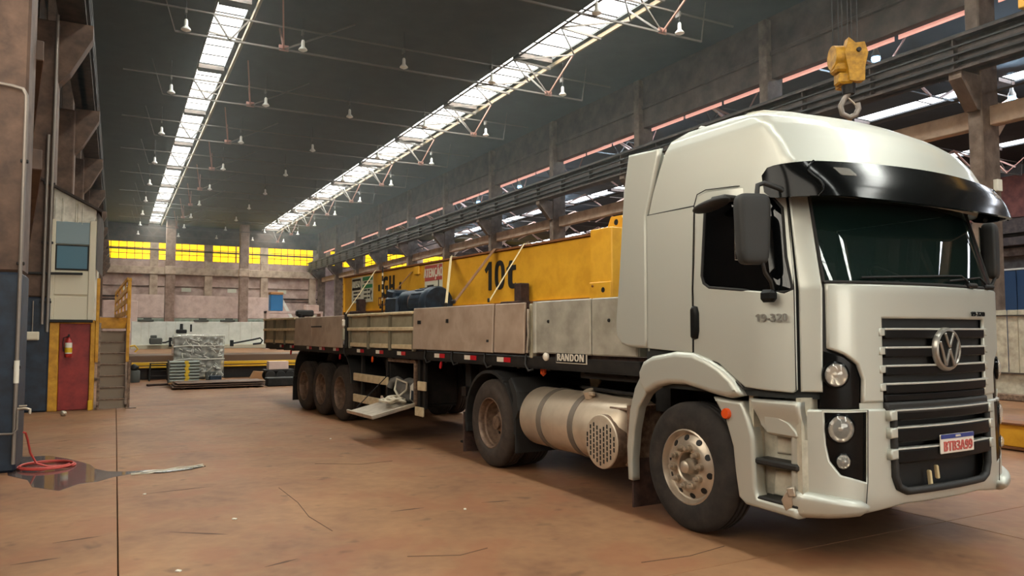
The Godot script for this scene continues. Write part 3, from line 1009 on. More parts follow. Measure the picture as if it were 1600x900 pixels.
func tractor() -> void:
	var t := thing("truck_tractor", "silver-grey tractor unit with high roof and black sun visor, parked in front at the right", "truck", V(5.31, 0, -4.75), deg_to_rad(1.5))
	# --- cab skin over a dark frame
	put("cab_frame", S().grid(func(u, v): return cab(lerpf(-2.78, 2.78, u), lerpf(1.15, 1.97, v), -0.02), 60, 4, V(0, 1.5, 0))
		.grid(func(u, v): return cab(lerpf(-2.78, -1.02, u), lerpf(1.95, 2.64, v), -0.02), 16, 4, V(0, 2.3, 0))
		.grid(func(u, v): return cab(lerpf(1.02, 2.78, u), lerpf(1.95, 2.64, v), -0.02), 16, 4, V(0, 2.3, 0))
		.box(V(0, 1.16, 0.2), V(2.3, 0.05, 1.35)), M["interior"], t)
	put("cab_back", S().box(V(0, 2.3, -0.45), V(2.46, 1.75, 0.06), 0.02), M["paint"], t)
	for s in [1.0, -1.0]:
		var mir := func(sh: Sh) -> Sh: return sh if s > 0.0 else sh.mirror_x()
		var near: bool = s > 0.0
		var door := put("door", mir.call(S().panel(P([-1.96, 2.62, -1.9, 2.69, -1.77, 2.712, -1.41, 2.69, -1.17, 2.675, -1.11, 2.63, -1.115, 2.5, -1.195, 1.92, -1.195, 1.215, -1.22, 1.19, -1.58, 1.21, -1.68, 1.27, -1.84, 1.37, -2.135, 1.44, -2.13, 1.95]), cab, 0.012, 0.012, 0.07,
			[P([-1.83, 2.57, -2.005, 2.05, -2.0, 1.99, -1.94, 1.955, -1.26, 1.89, -1.215, 1.91, -1.205, 2.14, -1.15, 2.5, -1.19, 2.59, -1.44, 2.62, -1.78, 2.61])])), M["paint"], t)
		put("window_glass", mir.call(S().panel(P([-1.81, 2.63, -2.03, 2.05, -2.02, 1.97, -1.94, 1.93, -1.23, 1.87, -1.19, 2.14, -1.13, 2.52, -1.17, 2.63]), cab, 0.003, 0.002, 0.08)), M["side_glass"], door, "dark side window")
		var seal: Array = []
		for q in [[-1.83, 2.57], [-2.005, 2.05], [-1.995, 1.99], [-1.94, 1.955], [-1.6, 1.92], [-1.26, 1.89], [-1.212, 1.91], [-1.205, 2.14], [-1.15, 2.5], [-1.19, 2.592], [-1.44, 2.622], [-1.78, 2.61]]:
			seal.append(cab(q[0], q[1], 0.006))
		put("window_seal", mir.call(S().tube(seal, 0.012, 6, true)), M["rubber"], door)
		var dseam: Array = []
		for q in [[-1.12, 2.5], [-1.205, 1.92], [-1.205, 1.21], [-1.59, 1.198], [-1.7, 1.265], [-1.86, 1.375], [-2.143, 1.44], [-2.138, 1.95], [-1.968, 2.615], [-1.9, 2.7], [-1.77, 2.722], [-1.41, 2.7], [-1.165, 2.683], [-1.105, 2.635]]: dseam.append(cab(q[0], q[1], 0.011))
		put("door_seam", mir.call(S().tube(dseam, 0.0042, 5, true)), M["rubber"], door)
		put("roof_seam", mir.call(S().tube([cab(-1.975, 2.615, 0.008), cab(-2.35, 2.615, 0.008), cab(-2.7, 2.615, 0.008)], 0.005, 5)), M["rubber"], t)
		put("door_handle", mir.call(S().panel(P([0.115, 1.57, 0.14, 1.55, 0.185, 1.56, 0.2, 1.62, 0.2, 1.76, 0.185, 1.81, 0.14, 1.82, 0.115, 1.79]), flank, 0.045, 0.03, 0.05)), M["slat_black"], door, "black door handle")
		put("cab_side_panel", mir.call(S().panel(P([-2.15, 1.445, -2.73, 1.47, -2.715, 2.62, -1.975, 2.612, -2.145, 1.95]), cab, 0.012, 0.01, 0.08)), M["paint"], t)
		put("corner_pillar", mir.call(S().panel(P([-1.18, 1.2, -1.058, 1.2, -1.045, 1.96, -0.98, 2.6, -1.095, 2.6, -1.18, 1.95]), cab, 0.016, 0.014, 0.05)), M["paint"], t)
		put("pillar_seam", mir.call(S().grid(func(u, v): return cab(lerpf(-1.06, -1.03, u), lerpf(1.2, 1.97, v), 0.004), 2, 8, V(0, 1.5, 0))), M["rubber"], t)
		put("side_fairing", mir.call(S().panel(P([-0.44, 1.47, -0.7, 1.475, -0.8, 1.5, -0.87, 1.57, -0.88, 1.7, -0.83, 2.1, -0.75, 2.88, -0.675, 3.2, -0.24, 3.17, -0.36, 2.81, -0.435, 2.6]), func(z, y, h): return V(-1.23 - h, y, z), 0.035, 0.03, 0.08)
			.prism(P([-0.46, 1.5, -0.79, 1.53, -0.86, 1.6, -0.73, 2.9, -0.66, 3.17, -0.27, 3.14, -0.44, 2.6]), Transform3D(Basis(V(0, 0, 1), V(0, 1, 0), V(-1, 0, 0)), V(-1.19, 0, 0)), 0.041)), M["paint"], t)
		# wing over the front wheel
		put("wheel_arch_cover", mir.call(S().panel(P([-0.52, 1.16, -0.53, 1.27, -0.47, 1.36, -0.35, 1.41, -0.06, 1.455, 0.15, 1.45, 0.3, 1.41, 0.44, 1.35, 0.56, 1.27, 0.65, 1.15, 0.52, 1.12, 0.37, 1.135, 0.2, 1.165, 0.04, 1.19, -0.14, 1.185, -0.3, 1.15, -0.44, 1.08]), func(z, y, h): return V(-1.2 - h, y, z), 0.1, 0.05, 0.05)), M["paint"], t)
		put("wing_rear", mir.call(S().panel(P([-0.72, 0.31, -0.735, 0.6, -0.69, 0.93, -0.62, 1.12, -0.545, 1.225, -0.47, 1.2, -0.36, 1.145, -0.47, 1.07, -0.57, 0.95, -0.63, 0.75, -0.665, 0.5, -0.665, 0.31]), func(z, y, h): return V(-1.17 - h, y, z), 0.09, 0.02, 0.05)), M["paint"], t)
		put("wing_front", mir.call(S().panel(P([0.3, 1.115, 0.6, 1.1, 0.66, 0.98, 0.70, 0.86, 0.715, 0.5, 0.74, 0.43, 1.07, 0.42, 1.07, 0.345, 0.62, 0.355, 0.55, 0.4, 0.52, 0.58, 0.5, 0.76, 0.43, 0.95]), func(z, y, h): return V(-1.14 - h, y, z), 0.1, 0.03, 0.05)), M["paint"], t)
		put("side_marker", mir.call(S().lathe([Vector2(0.042, 0), Vector2(0.042, 0.02), Vector2(0.036, 0.032), Vector2(0, 0.036)], Transform3D(Basis(V(0, 1, 0), V(-1, 0, 0), V(0, 0, 1)), V(-1.235, 1.0, 0.46)), 16)), M["orange_lens"], t, "orange side marker lamp")
		# boarding steps
		var st := put("step_well", mir.call(S().box(V(-1.06, 0.78, 0.88), V(0.06, 0.76, 0.44)).box(V(-1.12, 0.78, 0.66), V(0.16, 0.74, 0.04)).box(V(-1.13, 0.78, 1.08), V(0.14, 0.76, 0.04))), M["paint_worn"], t)
		put("step_well_panel", mir.call(S().panel(P([0.76, 0.44, 1.02, 0.44, 1.02, 0.64, 0.78, 0.63]), func(z, y, h): return V(-1.09 - h, y, z), 0.02, 0.02, 0.06)), M["paint_worn"], st)
		put("step_well_panel", mir.call(S().panel(P([0.8, 0.74, 1.02, 0.75, 1.02, 0.88, 0.8, 0.87]), func(z, y, h): return V(-1.09 - h, y, z), 0.02, 0.02, 0.06)), M["paint_worn"], st)
		put("step_tread", mir.call(S().box(V(-1.15, 0.685, 0.885), V(0.14, 0.045, 0.38), 0.012)), M["grey_plastic"], st)
		put("step_tread", mir.call(S().box(V(-1.15, 0.425, 0.885), V(0.16, 0.03, 0.38), 0.01)), M["grey_plastic"], st)
		var lid := put("step_lid", mir.call(S().panel(P([0.665, 1.13, 1.1, 1.135, 1.1, 0.875, 0.8, 0.88, 0.73, 0.94]), func(z, y, h): return V(-1.12 - h - 0.04 * smoothstep(0.95, 1.1, y), y, z), 0.075, 0.025, 0.04)), M["paint"], t)
		put("lid_ridge", mir.call(S().panel(P([0.78, 1.02, 0.9, 1.02, 1.0, 0.985, 1.06, 0.93, 1.075, 0.89, 0.8, 0.895]), func(z, y, h): return V(-1.195 - h, y, z), 0.014, 0.012, 0.04)), M["paint"], lid)
		# lamps
		put("headlamp_bezel", mir.call(S().panel(P([-1.055, 1.485, -0.93, 1.44, -0.855, 1.38, -0.818, 1.29, -0.825, 1.09, -1.08, 1.09]), cab, 0.006, 0.005, 0.05)), M["gloss_black"], t)
		put("foglamp_bezel", mir.call(S().panel(P([-1.06, 1.075, -0.775, 1.075, -0.79, 0.585, -0.97, 0.64, -1.035, 0.74, -1.055, 0.85]), low, 0.02, 0.01, 0.05)), M["gloss_black"], t)
		lamp_unit(t, "headlamp", -s * 0.985, 1.32, 0.072)
		lamp_unit(t, "headlamp", -s * 0.965, 0.955, 0.082)
		lamp_unit(t, "fog_lamp", -s * 0.955, 0.735, 0.045)
		put("lower_lip", mir.call(S().panel(P([-1.235, 0.345, -1.245, 0.48, -1.21, 0.535, -1.1, 0.52, -0.85, 0.475, -0.79, 0.44, -0.8, 0.4, -0.86, 0.365, -1.05, 0.35]), low, 0.085, 0.05, 0.05)), M["paint"], t, "dented bumper corner" if near else "")
		if near:
			put("broken_edge", S().panel(P([-1.27, 0.38, -1.29, 0.46, -1.26, 0.53, -1.23, 0.52, -1.225, 0.44, -1.23, 0.37]), low, 0.07, 0.01, 0.03).panel(P([-1.26, 0.55, -1.22, 0.56, -1.21, 0.5, -1.25, 0.49]), low, 0.085, 0.01, 0.03), M["alloy"], t, "torn rusty edge of the bumper corner")
		# mirrors
		var mr := put("mirror", mir.call(S().grid(mirror_skin, 20, 28, V(-1.47, 2.32, 0.95))), M["grey_plastic"], t)
		put("mirror_arm", mir.call(S().tube([V(-1.45, 2.42, 0.99), V(-1.44, 2.57, 0.97), V(-1.42, 2.63, 0.96), V(-1.38, 2.645, 0.98), V(-1.3, 2.61, 1.03), V(-1.2, 2.56, 1.06)], 0.018, 8)), M["grey_plastic"], mr)
		put("mirror_arm", mir.call(S().tube([V(-1.44, 2.2, 1.0), V(-1.43, 2.08, 1.0), V(-1.4, 2.02, 0.99), V(-1.32, 1.96, 0.97), V(-1.28, 1.9, 0.95)], 0.014, 8)), M["grey_plastic"], mr)
		put("mirror_foot", mir.call(S().box(V(-1.29, 1.865, 0.92), V(0.07, 0.09, 0.13), 0.025)), M["slat_black"], mr)
		put("mirror_glass", mir.call(S().box(V(-1.45, 2.32, 0.89), V(0.2, 0.42, 0.012), 0.004, Basis(Vector3.UP, -0.35))), M["chrome"], mr)
		if near:
			put("kerb_mirror", S().grid(kerb_skin, 12, 14, V(-1.42, 2.555, 0.51))
				.box(V(-1.33, 2.605, 0.55), V(0.14, 0.04, 0.16), 0.015), M["grey_plastic"], t, "kerb mirror above the door")
	# model number in raised letters
	letter("model_number", "19-320", 0.055, cab(-1.34, 1.712, 0.02), Basis(V(0.26, 0, 1).normalized(), V(0, 1, 0), V(-1, 0, 0.26).normalized()), M["silver"], t, "Droid Sans", 1.05, "silver model number on the door")
	letter("model_number", "19-320", 0.034, V(0.47, 1.747, 1.372), Basis(Vector3.UP, 0.08), M["slat_black"], t, "Droid Sans", 1.5, "dark model number above the grille")
	# roof
	put("roof", S().grid(roof_skin, 60, 32, V(0, 2.8, 0)), M["paint"], t)
	put("roof_back", S().box(V(0, 2.88, -0.3), V(2.38, 0.6, 0.06), 0.02, Basis(Vector3.RIGHT, 0.36)).box(V(0, 3.2, -0.14), V(1.9, 0.35, 0.06), 0.02, Basis(Vector3.RIGHT, 0.3)), M["paint"], t)
	put("roof_hatch", S().panel(P([-0.5, -0.05, -0.42, 0.42, -0.2, 0.52, 0.2, 0.52, 0.42, 0.42, 0.5, -0.05]), func(x, z, h): return V(x, 3.43 + h - 0.05 * z - 0.25 * maxf(0.0, z - 0.1), z), 0.11, 0.08, 0.06), M["paint_worn"], t)
	var vs := put("sun_visor", S().grid(func(u, v): return visor_skin(u, v, 0.02), 56, 8, V(0, 2.65, 0.2)).grid(func(u, v): return visor_skin(u, v, -0.02), 56, 8, V(0, 2.65, 3.0)).grid(func(u, v): return visor_skin(u, 1.0, lerpf(-0.02, 0.02, v)), 56, 1, V(0, 3.2, 0.8)).grid(func(u, v): return visor_skin(u, 0.0, lerpf(-0.02, 0.02, v)), 56, 1, V(0, 2.2, 0.8)), M["gloss_black"], t, "black sun visor")
	for s in [-1.0, 1.0]:
		var rib: Array = []
		for i in 8: rib.append(visor_skin(0.5 + s * (0.385 + 0.012 * sin(i * 0.9)), i / 7.0, 0.022))
		put("visor_ridge", S().tube(rib, 0.009, 6), M["gloss_black"], vs)
		put("marker_lamp", S().grid(func(u, v): return visor_skin(0.5 + s * (lerpf(0.345, 0.30, u) - 0.012 * v), lerpf(0.2, 0.42, v), 0.026), 4, 2, V(0, 2.65, 0)), M["lamp_glass"], vs, "clear visor marker lamp")
	# windscreen and what lies behind it
	put("windscreen", S().grid(func(u, v): return cab(lerpf(-1.0, 1.0, u) * lerpf(1.037, 0.97, v), lerpf(1.95, 2.64, v), 0.004), 32, 6, V(0, 2.2, 0)), M["windscreen"], t)
	var sl: Array = []
	for i in 25: sl.append(cab(lerpf(-1.037, 1.037, i / 24.0), 1.955, 0.01))
	put("windscreen_seal", S().tube(sl, 0.014, 6).tube([cab(-1.037, 1.955, 0.01), cab(-1.003, 2.3, 0.01), cab(-0.972, 2.62, 0.01)], 0.013, 6).tube([cab(1.037, 1.955, 0.01), cab(1.003, 2.3, 0.01), cab(0.972, 2.62, 0.01)], 0.013, 6), M["rubber"], t)
	put("dashboard", S().grid(func(u, v): return cab(lerpf(-1.0, 1.0, u), 1.93 + 0.02 * sin(v * PI), lerpf(-0.06, -0.5, v)), 20, 5, V(0, 1.5, 0.6)).box(V(0, 1.7, 0.55), V(2.1, 0.5, 0.2), 0.03), M["interior"], t)
	var wheel_ring: Array = []
	for i in 28: wheel_ring.append(V(0.52 + 0.225 * cos(TAU * i / 28), 2.02 + 0.15 * sin(TAU * i / 28), 0.66 - 0.17 * sin(TAU * i / 28)))
	put("steering_wheel", S().tube(wheel_ring, 0.016, 8, true).bar(V(0.3, 2.02, 0.66), V(0.74, 2.02, 0.66), 0.03, 0.02).cyl(V(0.52, 2.02, 0.66), V(0.52, 1.8, 0.82), 0.05, 0.05), M["grey_plastic"], t)
	for x in [-0.6, 0.55]:
		put("seat", S().box(V(x, 1.62, 0.15), V(0.52, 0.16, 0.52), 0.05).box(V(x, 1.98, -0.12), V(0.5, 0.68, 0.15), 0.06, Basis(Vector3.RIGHT, -0.12)).box(V(x, 2.4, -0.18), V(0.28, 0.18, 0.1), 0.04), M["seat_cloth"], t)
	put("cab_lining", S().box(V(0, 2.2, -0.38), V(2.3, 1.1, 0.04)).box(V(0, 2.64, 0.25), V(2.2, 0.03, 1.3)), M["interior"], t)
	for w in [[-0.78, 0.42], [0.12, 0.74]]:
		var a0: float = w[0]
		var pts: Array = [cab(w[1], 1.965, 0.03), cab(w[1] - 0.06, 2.0, 0.035)]
		for i in 5: pts.append(cab(lerpf(w[1] - 0.1, a0, i / 4.0), lerpf(2.035, 1.99, i / 4.0), 0.025))
		var wp := put("wiper", S().tube(pts, 0.009, 6), M["black"], t)
		put("wiper_pivot", S().box(cab(w[1], 1.965, 0.03), V(0.12, 0.035, 0.05), 0.012), M["black"], wp)
	# front panel, grille, badge
	put("front_panel", S().panel(P([-1.035, 1.5, -1.035, 1.95, 1.035, 1.95, 1.035, 1.5, 0.93, 1.455, 0.84, 1.39, 0.8, 1.29, 0.808, 1.125, 0.605, 1.125, 0.612, 1.705, -0.618, 1.705, -0.622, 1.125, -0.808, 1.125, -0.8, 1.29, -0.84, 1.39, -0.93, 1.455]), cab, 0.022, 0.02, 0.06), M["paint"], t)
	for s in [-1.0, 1.0]:
		put("front_infill", S().panel(P([s * 0.82, 1.125, s * 0.61, 1.125, s * 0.61, 1.08, s * 0.82, 1.08]), cab, 0.004, 0.003, 0.08), M["paint"], t)
	var gr := put("grille", S().grid(func(u, v): return cab(lerpf(-0.66, 0.66, u), lerpf(1.06, 1.74, v), -0.015), 16, 4, V(0, 1.4, 0)), M["black"], t)
	for y in [1.632, 1.502, 1.375, 1.25]:
		put("slat", S().panel(P([-0.612, y - 0.068, 0.604, y - 0.068, 0.604, y, -0.612, y]), cab, 0.03, 0.012, 0.08), M["slat_black"], gr)
		put("slat_edge", S().panel(P([-0.612, y - 0.006, 0.604, y - 0.006, 0.604, y + 0.008, -0.612, y + 0.008]), cab, 0.033, 0.004, 0.1), M["slat_edge"], gr)
		for s in [-1.0, 1.0]:
			put("slat_stub", S().panel(P([s * 0.66, y - 0.05, s * 0.61, y - 0.045, s * 0.61, y + 0.008, s * 0.66, y + 0.004]), cab, 0.03, 0.008, 0.08), M["paint"], gr)
	put("slat", S().panel(P([-0.615, 1.125, 0.605, 1.125, 0.605, 1.18, -0.615, 1.18]), cab, 0.02, 0.012, 0.08), M["slat_black"], gr)
	var bd := put("badge", S().lathe([Vector2(0.158, 0), Vector2(0.158, 0.02), Vector2(0.15, 0.035), Vector2(0.135, 0.04), Vector2(0.128, 0.03), Vector2(0, 0.03)], Transform3D(Basis(V(1, 0, 0), V(0, 0, 1), V(0, -1, 0)), V(0, 1.487, 1.385)), 36), M["silver"], t, "round chrome badge on the grille")
	put("badge_field", S().cyl(V(0, 1.487, 1.41), V(0, 1.487, 1.418), 0.128, 0.128, 30), M["slat_black"], bd)
	var em := S()
	for q in [[-0.38, 0.86, 0.0, 0.1], [0.38, 0.86, 0.0, 0.1], [-0.84, 0.42, -0.36, -0.86], [0.84, 0.42, 0.36, -0.86], [-0.36, -0.86, 0.0, 0.02], [0.36, -0.86, 0.0, 0.02]]:
		em.bar(V(q[0] * 0.136, 1.487 + q[1] * 0.136, 1.424), V(q[2] * 0.136, 1.487 + q[3] * 0.136, 1.424), 0.022, 0.016, 0.004, V(0, 0, 1))
	put("emblem", em, M["silver"], bd)
	# bumper
	var lg := P([-0.56, 1.06, 0.58, 1.06, 0.578, 0.62, 0.54, 0.54, 0.46, 0.51, -0.45, 0.51, -0.53, 0.545, -0.56, 0.62])
	put("bumper", S().panel(P([-1.235, 1.085, 1.235, 1.085, 1.245, 0.45, 1.21, 0.36, 0.83, 0.365, 0.45, 0.415, -0.45, 0.415, -0.83, 0.365, -1.21, 0.36, -1.245, 0.45]), low, 0.025, 0.02, 0.06, [lg, P([-1.05, 1.06, -0.785, 1.06, -0.8, 0.598, -0.97, 0.653, -1.027, 0.74, -1.045, 0.85]), P([1.05, 1.06, 0.785, 1.06, 0.8, 0.598, 0.97, 0.653, 1.027, 0.74, 1.045, 0.85])]), M["paint"], t)
	for s in [-1.0, 1.0]:
		put("bumper_seam", S().tube([low(s * 0.785, 1.08, 0.04), low(s * 0.8, 0.6, 0.04), low(s * 0.81, 0.42, 0.038)], 0.003, 4), M["rubber"], t)
	var lw := put("lower_grille", S().grid(func(u, v): return low(lerpf(-0.6, 0.62, u), lerpf(0.48, 1.1, v), -0.05), 16, 4, V(0, 0.8, 0)), M["black"], t)
	put("bumper_ledge", S().panel(P([-0.62, 1.055, 0.61, 1.055, 0.605, 1.125, -0.62, 1.125]), cab, 0.038, 0.02, 0.06), M["grey_plastic"], lw)
	for q in [[1.07, 0.995], [0.95, 0.845], [0.805, 0.7]]:
		put("slat", S().panel(P([-0.56, q[1], 0.578, q[1], 0.578, q[0], -0.56, q[0]]), func(a, y, h): return low(a, y, h - 0.01), 0.065, 0.02, 0.06), M["slat_black"], lw)
		put("slat_edge", S().panel(P([-0.56, q[0] - 0.006, 0.578, q[0] - 0.006, 0.578, q[0] + 0.006, -0.56, q[0] + 0.006]), low, 0.058, 0.004, 0.1), M["slat_edge"], lw)
		for s in [-1.0, 1.0]:
			put("slat_stub", S().panel(P([s * 0.62, q[0] - 0.07, s * 0.555, q[0] - 0.065, s * 0.555, q[0] + 0.006, s * 0.62, q[0]]), low, 0.068, 0.012, 0.06), M["paint"], lw)
	var rim_pts: Array = []
	for p in Sh.dense(lg, 0.08): rim_pts.append(low(p.x, p.y, 0.03))
	put("opening_rim", S().tube(rim_pts, 0.028, 8, true), M["grey_plastic"], lw)
	for q in [[-0.17, 0.57, 0.12], [-0.09, 0.61, 0.1]]:
		put("tow_hook", S().bar(low(q[0], q[1] - 0.5 * q[2], 0.0), low(q[0] - 0.015, q[1] + 0.5 * q[2], 0.0), 0.035, 0.02, 0.008), M["strap_cream"], lw)
	var pl := put("licence_plate", S().box(V(0.05, 0.815, 1.425), V(0.41, 0.135, 0.012), 0.004), M["plate_white"], t, "white licence plate with a blue band")
	put("plate_band", S().box(V(0.05, 0.867, 1.4315), V(0.405, 0.03, 0.004)), M["plate_blue"], pl)
	letter("plate_lettering", "BTB3A99", 0.068, V(0.05, 0.797, 1.433), Basis(), M["ink_red"], pl, "Droid Sans Mono", 0.92)
	letter("plate_lettering", "BRASIL", 0.014, V(0.05, 0.867, 1.434), Basis(), M["plate_white"], pl)
	# running gear
	put("under_cab", S().box(V(0, 1.28, 0.05), V(2.26, 0.28, 1.15)).box(V(0, 0.8, 0.9), V(2.0, 0.8, 0.36)).box(V(0, 0.85, -0.2), V(1.3, 0.9, 1.6)).box(V(0, 1.15, -0.6), V(1.9, 0.5, 0.2)), M["chassis"], t)
	put("chassis_rail", S().box(V(-0.42, 0.85, -1.75), V(0.09, 0.27, 5.4)).box(V(0.42, 0.85, -1.75), V(0.09, 0.27, 5.4)).box(V(0, 0.85, -2.2), V(0.8, 0.2, 0.2)).box(V(0, 0.85, -4.3), V(0.85, 0.22, 0.1)), M["chassis"], t)
	put("fifth_wheel", S().box(V(0, 1.08, -3.1), V(0.9, 0.12, 0.9), 0.04).box(V(0, 1.0, -3.1), V(1.0, 0.1, 0.3)), M["chassis"], t)
	put("air_hoses", S().tube([V(-0.5, 1.25, -0.62), V(-0.55, 1.2, -0.9), V(-0.6, 1.22, -1.2), V(-0.5, 1.35, -1.6)], 0.02, 6).tube([V(-0.6, 1.2, -0.62), V(-0.68, 1.12, -0.9), V(-0.7, 1.14, -1.15), V(-0.6, 1.3, -1.5)], 0.02, 6).tube([V(-0.7, 1.13, -0.6), V(-0.8, 1.06, -0.85), V(-0.8, 1.08, -1.1)], 0.02, 6), M["rubber"], t)
	put("axle", S().cyl(V(-0.95, 0.52, -0.05), V(0.95, 0.52, -0.05), 0.07, 0.07).cyl(V(-0.95, 0.52, -3.4), V(0.95, 0.52, -3.4), 0.11, 0.11).lathe([Vector2(0.0, -0.22), Vector2(0.2, -0.12), Vector2(0.24, 0), Vector2(0.2, 0.12), Vector2(0, 0.22)], Transform3D(Basis(), V(0, 0.52, -3.4)), 18), M["chassis"], t)
	for s in [-1.0, 1.0]:
		wheel(t, V(s * 1.04, 0.52, -0.05), "front", s)
		wheel(t, V(s * 1.09, 0.52, -3.4), "drive", s)
		wheel(t, V(s * 0.76, 0.52, -3.4), "drive", -s)
		put("mudflap", S().box(V(s * 1.05, 0.28, -0.7), V(0.34, 0.42, 0.02)), M["brown_timber"], t)
		var arc: Array = []
		for i in 19:
			var a := lerpf(-0.12, PI + 0.3, i / 18.0)
			arc.append(Vector2(cos(a) * 0.65, sin(a) * 0.62))
		for i in 19:
			var a := lerpf(PI + 0.3, -0.12, i / 18.0)
			arc.append(Vector2(cos(a) * 0.615, sin(a) * 0.585))
		var mg := put("mudguard", S().prism(arc, Transform3D(Basis(V(0, 0, 1), V(0, 1, 0), V(-1, 0, 0)), V(s * 0.93 + 0.31, 0.53, -3.41)), 0.62)
			.prism(P([0.62, -0.06, 0.72, 0.1, 0.68, 0.3, 0.55, 0.46, 0.5, 0.42, 0.6, 0.25, 0.6, 0.1]), Transform3D(Basis(V(0, 0, 1), V(0, 1, 0), V(-1, 0, 0)), V(s * 0.93 + 0.315, 0.63, -3.41)), 0.63), M["rubber"], t)
		put("mudguard_rib", S().bar(V(s * 1.255, 1.03, -3.03), V(s * 0.6, 1.05, -2.95), 0.02, 0.03), M["rubber"], mg)
		put("mudflap", S().box(V(s * 0.95, 0.34, -4.08), V(0.6, 0.5, 0.02)), M["brown_timber"], t)
		put("mudflap", S().box(V(s * 0.95, 0.45, -2.76), V(0.58, 0.4, 0.02)), M["rubber"], t)
	# fuel tank and silencer on the near side
	var tx := Transform3D(Basis(V(1, 0, 0), V(0, 0, 1), V(0, -1, 0)), V(-0.92, 0.665, 0))
	var tk := put("fuel_tank", S().lathe([Vector2(0.0, -2.76), Vector2(0.2, -2.755), Vector2(0.29, -2.72), Vector2(0.325, -2.66), Vector2(0.325, -0.98), Vector2(0.29, -0.92), Vector2(0.2, -0.885), Vector2(0, -0.88)], tx, 40), M["tank"], t)
	for z in [-2.26, -1.66]:
		put("tank_strap", S().lathe([Vector2(0.324, z - 0.045), Vector2(0.334, z - 0.04), Vector2(0.334, z + 0.04), Vector2(0.324, z + 0.045)], tx, 40), M["strap_grey"], tk)
	put("filler_cap", S().cyl(V(-1.06, 0.96, -1.56), V(-1.09, 1.03, -1.56), 0.055, 0.055, 16).box(V(-1.09, 1.0, -1.5), V(0.05, 0.04, 0.08), 0.01), M["tank"], tk)
	put("cross_tube", S().tube([V(-0.6, 1.0, -2.4), V(-0.9, 1.03, -1.9), V(-1.0, 1.03, -1.2), V(-1.0, 1.03, -0.7)], 0.02, 6), M["chassis"], t)
	var si := put("silencer", S().cyl(V(-0.7, 0.59, -1.12), V(-1.245, 0.59, -1.12), 0.25, 0.25, 30), M["dusty_rim"], t)
	put("silencer_cover", S().lathe([Vector2(0.0, 0.018), Vector2(0.225, 0.018), Vector2(0.245, 0.012), Vector2(0.25, 0)], Transform3D(Basis(V(0, 0, 1), V(-1, 0, 0), V(0, 1, 0)), V(-1.245, 0.59, -1.12)), 36), M["tank"], si, "perforated round cover")
	var ho := S()
	for i in range(-4, 5):
		for j in range(-5, 6):
			var z := i * 0.052
			var y := j * 0.05 + (0.025 if i % 2 else 0.0)
			if Vector2(z, y).length() < 0.215 and not (absi(i) < 2 and j > 2):
				ho.box(V(-1.2635, 0.59 + y, -1.12 + z), V(0.003, 0.038, 0.02))
	put("perforation", ho, M["black"], si).set_meta("kind", "stuff")
	put("silencer_bracket", S().box(V(-1.0, 0.9, -0.98), V(0.3, 0.02, 0.3), 0.005).box(V(-0.95, 0.7, -0.75), V(0.5, 0.5, 0.1)), M["dusty_rim"], t)

const TRAILER_AT := Vector3(4.87, 0, -13.55)
const TRAILER_TURN := 0.0785398

func tw(x: float, y: float, z: float) -> Vector3:
	return TRAILER_AT + Basis(Vector3.UP, TRAILER_TURN) * Vector3(x, y, z)

func ribbed_gate(t: Node3D, z0: float, z1: float) -> void:
	var g := put("side_gate", S().box(V(-1.285, 1.62, (z0 + z1) * 0.5), V(0.03, 0.52, z1 - z0)), M["trailer_grey"], t, "ribbed grey side gate")
	var d := (z1 - z0) / 3.0
	for i in 4:
		put("gate_post", S().box(V(-1.315, 1.6, z0 + d * i + (0.03 if i == 0 else (-0.03 if i == 3 else 0.0))), V(0.06, 0.56, 0.05), 0.008), M["post_grey"], g)
	put("gate_rail", S().box(V(-1.32, 1.885, (z0 + z1) * 0.5), V(0.1, 0.04, z1 - z0), 0.008), M["guard_pale"], g)
	put("gate_rail", S().box(V(-1.335, 1.65, (z0 + z1) * 0.5), V(0.05, 0.055, z1 - z0 + 0.04), 0.008), M["guard_pale"], g)
	for i in 3:
		put("gate_foot", S().box(V(-1.305, 1.385, z0 + d * (i + 0.5)), V(0.05, 0.07, d - 0.12), 0.01), M["guard_pale"], g)

